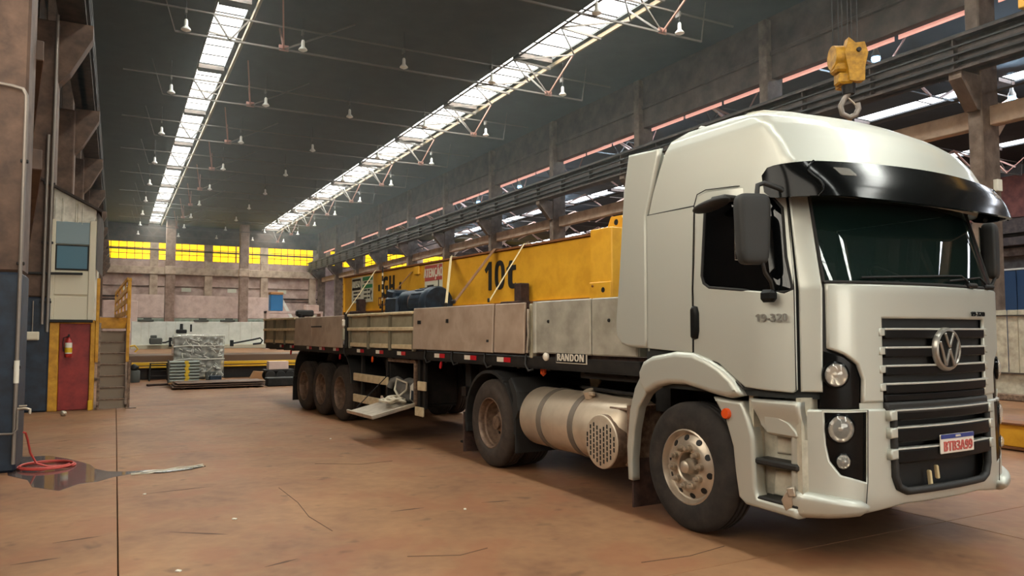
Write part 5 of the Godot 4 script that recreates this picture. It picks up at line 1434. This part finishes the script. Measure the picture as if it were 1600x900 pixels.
	put("label_sheet", S().lathe([Vector2(0.0665, 0.08), Vector2(0.0665, 0.3)], Transform3D(), 18), M["paper"], ex)
	put("label_band", S().lathe([Vector2(0.067, 0.1), Vector2(0.067, 0.2)], Transform3D(), 18), M["yellow_tape"], ex)
	put("valve", S().box(V(0, 0.43, 0), V(0.03, 0.04, 0.12), 0.008).cyl(V(0, 0.42, 0), V(0, 0.47, 0), 0.018, 0.018, 8), M["dark_steel"], ex)
	put("hose", S().tube([V(-0.02, 0.42, 0.02), V(-0.09, 0.4, 0.03), V(-0.1, 0.3, 0.03), V(-0.085, 0.12, 0.03)], 0.01, 6), M["black"], ex)
	# the steep stair with yellow hand rails
	var st := thing("steel_stair", "steep steel stair with yellow hand rails beside the red door", "stair", V(-0.03, 0, -17.75))
	for s in [-1.0, 1.0]:
		put("stringer", S().bar(V(s * 0.26, 0.05, 0.0), V(s * 0.26, 1.9, -1.1), 0.04, 0.16), M["dusty_rim"], st)
		put("foot_post", S().box(V(s * (0.31 if s > 0 else 0.25) , 0.5, 0.0), V(0.05, 1.0, 0.05), 0.006), M["dusty_rim"], st)
		put("hand_post", S().box(V(s * (0.27 if s > 0 else 0.3), 1.84, 0.0), V(0.06, 1.74, 0.06), 0.008), M["yellow_paint"], st, "yellow post")
	put("foot_plate", S().box(V(0.36, 0.01, 0.03), V(0.2, 0.02, 0.14)), M["dusty_rim"], st)
	for i in 7:
		put("tread", S().box(V(0, 0.2 + i * 0.235, -0.07 - i * 0.14), V(0.5, 0.025, 0.16), 0.005), M["dusty_rim"], st)
		put("riser", S().box(V(0, (0.1 if i == 0 else 0.075) + i * 0.235, -0.02 - i * 0.14), V(0.5, 0.17 if i == 0 else 0.222, 0.01)), M["stair_grey"], st)
	put("landing", S().box(V(0, 1.9, -1.9), V(0.56, 0.04, 1.7)), M["dusty_rim"], st)
	put("landing_front", S().box(V(0, 1.79, -0.96), V(0.56, 0.24, 0.03), 0.006), M["yellow_paint"], st, "yellow front board of the landing")
	for z in [-1.0, -1.9, -2.75]:
		put("rail_post", S().box(V(0.3, 2.35, z), V(0.05, 0.9, 0.05), 0.006), M["yellow_paint"], st)
	put("top_rail", S().bar(V(0.29, 2.7, 0.0), V(0.3, 2.8, -2.8), 0.05, 0.06), M["yellow_paint"], st)
	for q in [[2.72, 2.46], [2.5, 2.28], [2.26, 2.1], [2.0, 1.93]]: put("slanting_rail", S().bar(V(0.24, q[0], 0.0), V(0.02, q[1], -1.5), 0.03, 0.1 if q[0] < 2.6 else 0.06), M["yellow_paint"], st)
	for k in 4: put("slanting_post", S().bar(V(0.2 - k * 0.06, 1.92, -0.3 - k * 0.4), V(0.2 - k * 0.06, 2.66 - k * 0.06, -0.3 - k * 0.4), 0.03, 0.03), M["yellow_paint"], st)
	put("middle_rail", S().bar(V(0.29, 1.6, 0.0), V(0.3, 2.4, -2.0), 0.04, 0.05), M["yellow_paint"], st)
	# tap, hose and what lies on the floor here
	var tp := thing("water_tap", "small metal standpipe tap fixed to the blue column at the left edge", "tap", V(-0.98, 0.45, -10.28))
	put("pipe", S().tube([V(-0.15, 0.0, 0), V(-0.02, 0.0, 0.02), V(0.02, 0.05, 0.03), V(0.02, 0.26, 0.03), V(0.05, 0.31, 0.03)], 0.014, 7), M["pipe"], tp)
	put("spout", S().tube([V(0.02, 0.28, 0.03), V(0.09, 0.285, 0.04), V(0.14, 0.27, 0.05), V(0.14, 0.22, 0.05)], 0.018, 7), M["alloy"], tp)
	put("handle", S().box(V(0.07, 0.315, 0.04), V(0.08, 0.015, 0.03), 0.004), M["alloy"], tp)
	var hs: Array = [V(-0.9, 0.46, -10.28), V(-0.88, 0.45, -10.3), V(-0.86, 0.36, -10.35), V(-0.84, 0.2, -10.45), V(-0.78, 0.06, -10.52), V(-0.66, 0.018, -10.5)]
	for i in 44:
		var a := i * 0.29 - 0.3
		hs.append(V(-0.68 + 0.3 * cos(a) * (1.0 - 0.003 * i), 0.014 + 0.0006 * i, -10.55 - 0.3 * sin(a)))
	tag(put("hose", S().tube(hs, 0.012, 8), M["hose_red"]), "red rubber hose looping from the tap to the floor", "hose")
	tag(put("crumpled_can", S().grid(lump.bind(Vector3(0.055, 0.05, 0.06), 3), 10, 12, V(0, 0.05, 0)), M["alloy"]), "small crumpled can on the floor before the red door", "can").position = V(-0.83, 0.0, -16.7)

func floor_things() -> void:
	var wet := PackedVector2Array(P([-1.02, -10.15, -0.8, -9.75, -0.72, -9.3, -0.46, -8.95, -0.3, -9.25, -0.12, -9.3, 0.02, -9.5, 0.2, -9.62, 0.55, -9.66, 0.5, -9.78, 0.15, -9.8, -0.02, -9.9, -0.16, -10.15, -0.22, -10.5, -0.36, -10.85, -0.5, -11.15, -0.72, -11.5, -1.05, -11.55, -1.1, -10.8]))
	var s := S()
	s.panel(Array(wet), func(x, z, h): return V(x, 0.0005 + h, z), 0.003, 0.003, 0.25)
	tag(put("puddle", s, M["wet"]), "dark puddle of water spreading from under the red hose", "puddle")
	var t := thing("wet_rag", "twisted strip of wet mud and pale froth at the end of the puddle", "rag", V(0.62, 0.0, -9.6))
	put("strip", S().panel(P([-0.4, 0.02, -0.1, 0.1, 0.2, 0.03, 0.38, -0.12, 0.3, -0.22, 0.1, -0.1, -0.15, -0.03]), func(x, z, h): return V(x, 0.001 + h, z), 0.012, 0.01, 0.05), M["wet_mud"], t)
	for k in 3:
		var pts: Array = []
		for i in 14: pts.append(V(-0.42 + i * 0.06, 0.012, 0.13 - i * 0.02 + k * 0.05 - 0.1 + 0.03 * sin(i * 1.3 + k * 2.0)))
		put("froth_line", S().tube(pts, 0.006, 5), M["rope_pale"], t)
	var rng := RandomNumberGenerator.new()
	rng.seed = 11
	for q in [[-0.55, -4.9, "bottom left corner"], [-0.42, -4.96, "bottom left corner, right of another"], [0.42, -5.6, "left of the long floor joint"], [0.3, -8.35, "beyond the joint"], [0.95, -6.9, "in the middle of the bare floor"], [2.9, -11.3, "near the trailer wheels"], [2.85, -6.3, "in front of the fuel tank"]]:
		tag(put("paper_scrap", S().box(V(0, 0.006, 0), V(rng.randf_range(0.02, 0.04), 0.01, rng.randf_range(0.015, 0.03)), 0.002, Basis(Vector3.UP, rng.randf() * 3.0)), M["paper"]), "tiny pale scrap on the floor, %s" % q[2], "scrap", "scraps on the floor").position = V(q[0], 0, q[1])

func back_of_hall() -> void:
	for q in [[4.5, "left"], [11.2, "right"]]:
		var c := thing("free_column", "brownish column standing clear of the back wall, the %s one of two" % q[1], "column", V(q[0], 0, -78.5))
		put("shaft", S().box(V(0, 6.1, 0), V(0.85, 12.2, 0.8), 0.04), M["back_column"], c)
		put("collar", S().box(V(0, 7.4, 0), V(1.0, 0.8, 0.95), 0.05), M["pale_concrete"], c)
	# big primed plate work far down the hall
	var pl := thing("plate_structure", "huge pinkish primed plate leaning on a green-grey base at the back of the hall", "steelwork", V(9.1, 0, -81.4))
	put("base", S().box(V(0, 1.42, 0), V(18.7, 2.84, 1.8), 0.05), M["green_grey"], pl)
	put("leaning_plate", S().prism(P([-8.8, 2.86, 7.3, 2.86, 6.1, 5.05, -8.8, 5.15]), Transform3D(Basis(Vector3.RIGHT, -0.1), V(0, 0.03, 0.75)), 0.3), M["primer_plate"], pl)
	put("end_rail", S().bar(V(7.35, 2.86, 0.8), V(6.15, 5.15, 0.6), 0.2, 0.3), M["pale_panel"], pl)
	var pr := thing("plate_upright", "pale pinkish plate standing behind the yellow stair rail", "steelwork", V(0.2, 0, -44.0))
	put("plate", S().box(V(0, 1.6, 0), V(1.6, 3.2, 0.2), 0.02), M["primer_plate"], pr)
	# cutting table
	var m := thing("cutting_table", "long machine table with a white splash panel and a yellow rail", "machine", V(2.8, 0, -29.0))
	put("table_bed", S().box(V(1.0, 0.55, 0.2), V(8.5, 0.5, 2.0), 0.02).box(V(1.0, 0.2, 0.2), V(8.0, 0.4, 1.4)), M["steel_plate"], m)
	put("white_panel", S().box(V(-0.08, 1.5, -0.3), V(4.44, 0.9, 0.06), 0.01), M["pale_panel"], m)
	for x in [-2.0, -1.75, -1.2, -0.9, 0.9, 1.3, 1.7]: put("panel_seam", S().box(V(x, 1.6, -0.265), V(0.015, 0.7, 0.012)), M["siding"], m)
	put("panel_ledge", S().box(V(-0.08, 1.06, -0.1), V(4.5, 0.14, 0.4), 0.01), M["cream"], m)
	put("yellow_rail", S().box(V(1.4, 0.53, 1.42), V(7.4, 0.1, 0.16), 0.01).box(V(1.4, 0.42, 1.42), V(7.4, 0.05, 0.2), 0.01), M["bright_yellow"], m, "yellow rail")
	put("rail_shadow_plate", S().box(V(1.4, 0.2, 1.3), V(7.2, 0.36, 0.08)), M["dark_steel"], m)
	put("carriage", S().box(V(-1.55, 1.27, 0.3), V(0.4, 0.22, 0.4), 0.03).box(V(-1.62, 1.42, 0.3), V(0.2, 0.1, 0.3), 0.02), M["crate_dark"], m)
	put("torch_head", S().box(V(-0.98, 1.36, 0.3), V(0.3, 0.06, 0.2)).box(V(-0.98, 1.1, 0.3), V(0.3, 0.06, 0.2)).box(V(-1.1, 1.23, 0.3), V(0.07, 0.3, 0.2)).box(V(-0.86, 1.23, 0.3), V(0.07, 0.3, 0.2)), M["black"], m)
	put("feed_cable", S().tube([V(-1.5, 1.2, 0.4), V(-1.25, 1.22, 0.4), V(-1.0, 1.32, 0.4), V(-0.7, 1.28, 0.4), V(-0.4, 1.32, 0.4)], 0.03, 6), M["black"], m)
	put("feed_cable", S().tube([V(0.92, 1.17, 0.4), V(1.1, 1.2, 0.4), V(1.64, 1.3, 0.4), V(1.9, 1.36, 0.4), V(1.98, 1.27, 0.4), V(1.92, 1.17, 0.4), V(1.65, 1.14, 0.4)], 0.035, 6), M["black"], m)
	put("cable_clamp", S().box(V(0.92, 1.18, 0.4), V(0.12, 0.22, 0.1), 0.01), M["black"], m)
	put("torch_column", S().box(V(-0.73, 1.6, 0.1), V(0.34, 0.14, 0.2), 0.02).cyl(V(-0.73, 1.6, 0.1), V(-0.73, 1.87, 0.1), 0.06, 0.05, 10).box(V(-0.42, 1.72, 0.1), V(0.06, 0.26, 0.06)), M["black"], m)
	put("end_bracket", S().tube([V(-2.35, 1.1, 0.5), V(-2.2, 1.12, 0.5), V(-2.1, 1.0, 0.5), V(-2.2, 0.9, 0.5)], 0.03, 6), M["bright_yellow"], m)
	for q in [[0.95, 0, "on the left end of the white panel"], [2.75, 0, "on the middle of the white panel"], [3.65, 0, "right of the middle of the white panel"]]:
		tag(put("clamp_block", S().box(V(0, 0.035, 0), V(0.5, 0.07, 0.14), 0.01).box(V(0.05, 0.1, 0), V(0.26, 0.07, 0.12), 0.01), M["crate_dark"]), "dark clamp lying %s" % q[2], "clamp", "clamps on the white panel").position = V(q[0], 1.95, -29.3)
	var sl := thing("step_stool", "small dark step stool before the yellow rail", "stool", V(1.28, 0, -26.9))
	for s in [-1.0, 1.0]:
		put("leg", S().bar(V(s * 0.27, 0, 0.1), V(s * 0.24, 0.56, -0.05), 0.035, 0.035), M["dark_steel"], sl)
		put("leg", S().bar(V(s * 0.27, 0, -0.25), V(s * 0.24, 0.56, -0.1), 0.035, 0.035), M["dark_steel"], sl)
	for i in 3: put("rung", S().box(V(0, 0.16 + i * 0.17, 0.07 - i * 0.05), V(0.5, 0.03, 0.06)), M["dark_steel"], sl)
	put("top_step", S().box(V(0, 0.57, -0.07), V(0.54, 0.03, 0.2), 0.006), M["dark_steel"], sl)
	var bn := thing("waste_drum", "grey drum with dark lumps beside the foot of the stair rail", "drum", V(0.56, 0, -26.5))
	put("drum", S().lathe([Vector2(0, 0), Vector2(0.16, 0), Vector2(0.17, 0.02), Vector2(0.17, 0.35), Vector2(0.15, 0.38), Vector2(0, 0.38)], Transform3D(), 16), M["crate_dark"], bn)
	put("fill", S().grid(lump.bind(Vector3(0.14, 0.1, 0.14), 5), 10, 12, V(0, 0.1, 0)), M["black"], bn)
	bn.get_node("fill").position = V(0, 0.36, 0)
	# goods under plastic film
	var pk := thing("wrapped_crate", "tall crate wrapped in crinkled clear plastic film on a pallet", "crate", V(2.28, 0, -25.1))
	put("pallet", S().box(V(0, 0.13, 0), V(1.5, 0.03, 1.0)).box(V(-0.65, 0.06, 0), V(0.1, 0.12, 1.0)).box(V(0.65, 0.06, 0), V(0.1, 0.12, 1.0)).box(V(0, 0.06, 0), V(0.1, 0.12, 1.0)), M["wood"], pk)
	put("contents", S().box(V(-0.02, 1.1, 0), V(1.28, 0.66, 0.8), 0.03).box(V(0.2, 0.45, 0), V(0.85, 0.6, 0.75), 0.03).box(V(0.33, 0.25, 0.46), V(0.3, 0.26, 0.1), 0.02), M["crate_dark"], pk)
	var fl := S()
	fl.panel(P([-0.72, 0.74, -0.72, 1.42, -0.64, 1.5, 0.66, 1.5, 0.72, 1.42, 0.7, 0.74]), film_skin, 0.06, 0.05, 0.035)
	fl.panel(P([-0.2, 0.2, -0.25, 0.74, 0.7, 0.74, 0.68, 0.2]), film_skin, 0.04, 0.04, 0.035)
	fl.box(V(0.71, 0.85, 0), V(0.01, 1.3, 0.86)).box(V(-0.71, 1.1, 0), V(0.01, 0.75, 0.86)).box(V(0, 1.5, 0), V(1.38, 0.01, 0.86)).box(V(0, 1.1, -0.43), V(1.4, 0.8, 0.01))
	put("film_cover", fl, M["film"], pk, "clear plastic film")
	var rng := RandomNumberGenerator.new()
	rng.seed = 5
	for i in 60:
		var x := rng.randf_range(-0.66, 0.62)
		var y := rng.randf_range(0.82, 1.42) if i < 42 else rng.randf_range(0.28, 0.7)
		if i >= 42: x = rng.randf_range(-0.15, 0.64)
		var dx := rng.randf_range(-0.14, 0.2)
		var dy := rng.randf_range(-0.16, 0.02)
		put("film_fold", S().tube([V(x, y, 0.51), V(x + dx * 0.5, y + dy * 0.6, 0.525), V(clampf(x + dx, -0.68, 0.66), maxf(y + dy, 0.24), 0.51)], rng.randf_range(0.008, 0.02), 5), M["film_fold"], pk)
	for y in [1.47, 1.16, 0.76]: put("film_band", S().tube([V(-0.72, y - 0.02, 0.5), V(-0.3, y + 0.015, 0.53), V(0.2, y, 0.53), V(0.72, y + 0.01, 0.5)], 0.018, 6), M["film_fold"], pk)
	var tb := thing("tube_bundle", "bundle of grey steel tubes strapped with yellow tape on a low pallet", "bundle", V(1.83, 0, -24.1))
	put("pallet", S().box(V(0, 0.1, 0), V(0.86, 0.03, 0.6)).box(V(-0.3, 0.04, 0), V(0.09, 0.08, 0.6)).box(V(0.3, 0.04, 0), V(0.09, 0.08, 0.6)), M["wood"], tb)
	for r in 7:
		for k in 3:
			put("tube", S().cyl(V(-0.4, 0.16 + r * 0.09, -0.12 + k * 0.12), V(0.4, 0.16 + r * 0.09, -0.12 + k * 0.12), 0.043, 0.043, 10), M["tube_grey"], tb)
	put("end_board", S().box(V(-0.43, 0.44, 0), V(0.03, 0.66, 0.4), 0.006), M["crate_dark"], tb)
	for r in 7: put("yellow_tape", S().box(V(0.05 + 0.025 * (r % 2), 0.16 + r * 0.09, 0.168), V(0.11, 0.085, 0.012), 0.003), M["yellow_tape"], tb)
	var bx := thing("small_case", "small dark case on the floor at the foot of the wrapped crate", "case", V(2.72, 0.0, -24.35))
	put("case_body", S().box(V(0, 0.14, 0), V(0.34, 0.26, 0.2), 0.015), M["motor_blue"], bx)
	put("case_handle", S().tube([V(-0.06, 0.27, 0), V(-0.05, 0.3, 0), V(0.05, 0.3, 0), V(0.06, 0.27, 0)], 0.008, 6), M["black"], bx)
	tag(put("scrap_timber", S().box(V(0, 0.03, 0), V(0.5, 0.05, 0.12), 0.01, Basis(Vector3.UP, 0.6)).box(V(0.1, 0.08, 0.05), V(0.4, 0.04, 0.1), 0.01, Basis(Vector3.UP, -0.5)), M["brown_timber"]), "loose dark timber ends right of the wrapped crate", "timber").position = V(3.12, 0, -24.5)
	tag(put("scrap_timber", S().box(V(0, 0.03, 0), V(0.7, 0.06, 0.14), 0.01, Basis(Vector3.UP, 0.3)), M["brown_timber"]), "dark timber left of the tube bundle", "timber").position = V(1.2, 0, -24.6)
	# plates on the floor
	for i in 3:
		var p := tag(put("steel_sheet", S().box(V(0, 0.012, 0), V(2.45 - 0.05 * i, 0.024, 1.1), 0.004, Basis(Vector3.UP, 0.02 * i)), M["steel_plate"]), "%s flat steel sheet of the stack on the floor before the crates" % ["lowest", "middle", "topmost"][i], "steel sheet", "sheets stacked on the floor")
		p.position = V(2.65 + 0.02 * i, 0.05 + i * 0.055, -23.1)
	for x in [1.7, 3.5]: tag(put("sheet_bearer", S().box(V(0, 0.024, 0), V(0.1, 0.046, 1.0), 0.006), M["brown_timber"]), "timber bearer under the stacked steel sheets, %s end" % ("left" if x < 2 else "right"), "timber").position = V(x, 0, -23.1)
	tag(put("dark_beam", S().box(V(0, 0.13, 0), V(1.5, 0.24, 0.5), 0.02), M["chassis"]), "dark beam lying on the floor behind the rear wheels of the trailer", "beam").position = V(4.7, 0, -22.9)
	tag(put("flat_bar", S().box(V(0, 0.02, 0), V(1.8, 0.035, 0.3), 0.006, Basis(Vector3.UP, 0.2)), M["chassis"]), "flat dark bar on the floor left of the dark beam", "bar").position = V(3.7, 0, -25.0)
	# workshop clutter behind the trailer
	var cl := thing("parts_cart", "low cart with small wheels and a wooden box on top behind the trailer", "cart", V(4.75, 0, -25.3))
	put("cart_bed", S().box(V(0, 0.34, 0), V(0.9, 0.06, 0.6), 0.01), M["dark_steel"], cl)
	for q in [[-0.3, 0.3], [0.02, 0.3], [0.32, 0.3]]:
		put("cart_wheel", S().lathe([Vector2(0.0, -0.03), Vector2(0.15, -0.03), Vector2(0.17, 0), Vector2(0.15, 0.03), Vector2(0, 0.03)], Transform3D(Basis(Vector3.RIGHT, PI * 0.5), V(q[0], 0.17, q[1])), 16), M["rubber"], cl)
		put("cart_wheel", S().lathe([Vector2(0.0, -0.03), Vector2(0.15, -0.03), Vector2(0.17, 0), Vector2(0.15, 0.03), Vector2(0, 0.03)], Transform3D(Basis(Vector3.RIGHT, PI * 0.5), V(q[0], 0.17, -0.3)), 16), M["rubber"], cl)
	tag(put("wooden_box", S().box(V(0, 0.13, 0), V(0.62, 0.26, 0.4), 0.01), M["primer_plate"]), "pinkish wooden box on the low cart", "box").position = V(4.72, 0.375, -25.3)
	tag(put("wooden_wedge", S().prism(P([-0.35, 0, 0.45, 0, 0.45, 0.2, -0.2, 0.26]), Transform3D(Basis(), V(0, 0, -0.2)), 0.4), M["wood"]), "brown wooden wedge on the floor left of the low cart", "wedge").position = V(4.4, 0.0, -26.6)
	var bc := thing("blue_crate", "blue plastic crate with a brown lid on the far shelf behind the trailer", "crate", V(12.8, 3.4, -70.0))
	put("crate", S().box(V(0, 0.75, 0), V(1.1, 1.5, 1.0), 0.05), M["blue_crate"], bc)
	put("lid", S().box(V(0, 1.6, 0), V(1.15, 0.24, 1.1), 0.05), M["wood"], bc)
	var sh := thing("far_shelf", "pinkish storage frame far behind the trailer", "shelf", V(14.4, 0, -70.0))
	put("frame", S().box(V(0, 3.3, 0), V(5.0, 0.2, 1.6)).box(V(0, 1.5, 0), V(5.0, 0.2, 1.6)).box(V(-2.4, 1.7, 0), V(0.2, 3.4, 1.4)).box(V(2.4, 1.7, 0), V(0.2, 3.4, 1.4)), M["primer_plate"], sh)
	put("goods", S().box(V(-0.5, 2.2, 0), V(3.0, 1.2, 1.2), 0.05).box(V(1.6, 3.7, 0), V(1.2, 0.6, 1.0), 0.05), M["back_wall"], sh)
	var dp := thing("pillar_drill", "dark bench drill rising behind the rear side gates of the trailer", "drill", V(7.85, 0, -36.0))
	put("column", S().cyl(V(0, 0, 0), V(0, 2.4, 0), 0.08, 0.08), M["dark_steel"], dp)
	put("head", S().box(V(0.05, 2.45, 0.1), V(0.8, 0.3, 0.4), 0.06).cyl(V(-0.2, 2.1, 0.3), V(-0.2, 2.4, 0.3), 0.08, 0.1), M["dark_steel"], dp)
	put("motor", S().cyl(V(0.42, 1.95, 0.1), V(0.42, 2.35, 0.1), 0.15, 0.13), M["cream"], dp)
	put("table", S().box(V(-0.1, 1.2, 0.2), V(0.6, 0.08, 0.6), 0.02).box(V(0, 0.04, 0), V(0.7, 0.08, 0.7), 0.02), M["dark_steel"], dp)

func film_skin(x: float, y: float, h: float) -> Vector3:
	return V(x, y, 0.43 + h + 0.018 * sin(x * 17.0 + y * 23.0) * sin(y * 13.0 - x * 9.0) + 0.01 * sin(x * 41.0 - y * 31.0))

func crane_hook() -> void:
	# travelling crane that carries the hook; most of it lies above the picture
	var c := thing("bridge_crane", "yellow overhead travelling crane, its end carriage just in view at the top right corner", "crane", V(8.1, 9.12, -6.2))
	put("bridge_girder", S().box(V(0.75, 0.75, 0), V(18.4, 1.0, 0.5), 0.02), M["crane_yellow"], c)
	for x in [-9.05, 10.52]: put("end_carriage", S().box(V(x, 0.22, -0.6), V(0.3, 0.4, 5.6), 0.02), M["crane_yellow"], c)
	put("trolley", S().box(V(0, 0.05, 0.0), V(1.0, 0.5, 1.4), 0.04), M["crane_yellow"], c)
	var h := thing("hook_block", "yellow crane hook block hanging on steel ropes above the truck roof", "hook", V(8.1, 4.39, -6.25), -0.5)
	h.scale = Vector3.ONE * 0.7
	put("sheave_cover", S().cyl(V(-0.26, 0.98, 0), V(0.1, 0.98, 0), 0.21, 0.21, 20).box(V(-0.1, 0.82, 0), V(0.3, 0.26, 0.3), 0.04), M["hook_yellow"], h)
	put("side_plate", S().prism(P([-0.2, 1.0, -0.12, 1.28, 0.0, 1.18, 0.16, 1.2, 0.22, 1.0, 0.16, 0.75, 0.15, 0.5, 0.0, 0.48, -0.12, 0.5, -0.14, 0.72]), Transform3D(Basis(), V(0.08, 0, 0.06)), 0.16), M["hook_yellow"], h)
	put("side_plate", S().prism(P([-0.2, 1.0, -0.12, 1.28, 0.0, 1.18, 0.16, 1.2, 0.22, 1.0, 0.16, 0.75, 0.15, 0.5, 0.0, 0.48, -0.12, 0.5, -0.14, 0.72]), Transform3D(Basis(), V(0.0, -0.05, -0.2)), 0.14), M["hook_yellow"], h)
	put("pin", S().cyl(V(0.13, 1.05, 0.2), V(0.13, 1.05, 0.25), 0.045, 0.04, 14), M["dark_steel"], h)
	put("lower_case", S().box(V(-0.08, 0.56, 0.05), V(0.26, 0.2, 0.26), 0.03), M["hook_yellow"], h)
	put("swivel", S().cyl(V(0.02, 0.3, 0.02), V(0.02, 0.5, 0.02), 0.1, 0.13, 16), M["dark_steel"], h)
	var hk: Array = [V(0.02, 0.32, 0.02), V(-0.06, 0.22, 0.02), V(-0.13, 0.08, 0.02), V(-0.1, -0.06, 0.02), V(0.02, -0.12, 0.02), V(0.14, -0.07, 0.02), V(0.19, 0.04, 0.02), V(0.17, 0.14, 0.02)]
	put("hook", S().tube(hk, 0.05, 10), M["pipe"], h)
	put("latch", S().bar(V(-0.02, 0.26, 0.02), V(0.15, 0.1, 0.02), 0.04, 0.02), M["alloy"], h)
	for i in 6:
		put("wire_rope", S().cyl(V(-0.2 + i * 0.085, 1.1, -0.08 + 0.05 * (i % 2)), V(-0.2 + i * 0.085, 6.6, -0.08 + 0.05 * (i % 2)), 0.009, 0.009, 6), M["cable"], h)
	var sl := thing("hook_sling", "rusty lifting sling hanging from the crane hook", "sling", V(8.12, 3.55, -6.24))
	put("sling", S().tube([V(0.0, 0.74, 0), V(0.03, 0.6, 0), V(0.0, 0.4, 0), V(0.03, 0.1, 0)], 0.025, 7).tube([V(-0.12, 0.5, 0), V(-0.13, 0.1, 0)], 0.018, 6), M["rusty_edge"], sl)

func right_side() -> void:
	var f := thing("sheet_rack", "cream corrugated sheets standing on timbers behind the truck at the right edge", "sheeting", V(18.6, 0, -9.8))
	for i in 24:
		put("corrugated_sheet", S().box(V(0.02 * (i % 2), 1.36, 4.5 - i * 0.25), V(0.04, 1.5, 0.235), 0.01), M["cream_sheet"], f)
	put("lower_sheet", S().box(V(0.05, 0.4, 1.6), V(0.05, 0.5, 6.1)), M["cream_sheet"], f)
	put("seam", S().box(V(-0.03, 0.63, 1.6), V(0.04, 0.03, 6.1)).box(V(-0.03, 1.98, 1.6), V(0.05, 0.03, 6.1)), M["girder_steel"], f)
	put("timber", S().box(V(-0.1, 0.08, 1.6), V(0.3, 0.14, 6.2), 0.01), M["dusty_rim"], f)
	put("notice", S().box(V(-0.03, 1.85, 2.0), V(0.02, 0.14, 0.3)), M["paper"], f)
	var e := thing("end_carriage_beam", "yellow crane end carriage lying on the floor at the right edge", "beam", V(10.95, 0, -4.6))
	put("box_beam", S().box(V(0, 0.2, 0), V(0.28, 0.3, 3.3), 0.012), M["crane_yellow"], e)
	put("flange", S().box(V(0, 0.36, 0), V(0.36, 0.025, 3.4)).box(V(0, 0.035, 0), V(0.36, 0.03, 3.4)), M["rusty_edge"], e)
	for z in [-0.95, 0.95]:
		put("wheel_boss", S().lathe([Vector2(0.11, 0.0), Vector2(0.11, 0.02), Vector2(0.09, 0.03), Vector2(0.08, 0.01), Vector2(0, 0.01)], Transform3D(Basis(V(0, 0, 1), V(-1, 0, 0), V(0, 1, 0)), V(-0.14, 0.2, z)), 20), M["rusty_edge"], e)
	var b := thing("blue_partition", "dark blue sheet partition far off at the right edge", "partition", V(30.0, 0, -13.0))
	put("frame", S().box(V(0.1, 1.9, 0), V(0.1, 3.8, 14.0)), M["girder_steel"], b)
	for i in 14: put("blue_panel", S().box(V(0, 2.0, -6.5 + i), V(0.06, 3.8, 0.97), 0.01), M["blue_sheet"], b)
	put("top_rail", S().box(V(0, 3.95, 0), V(0.12, 0.06, 14.0)), M["pale_panel"], b)
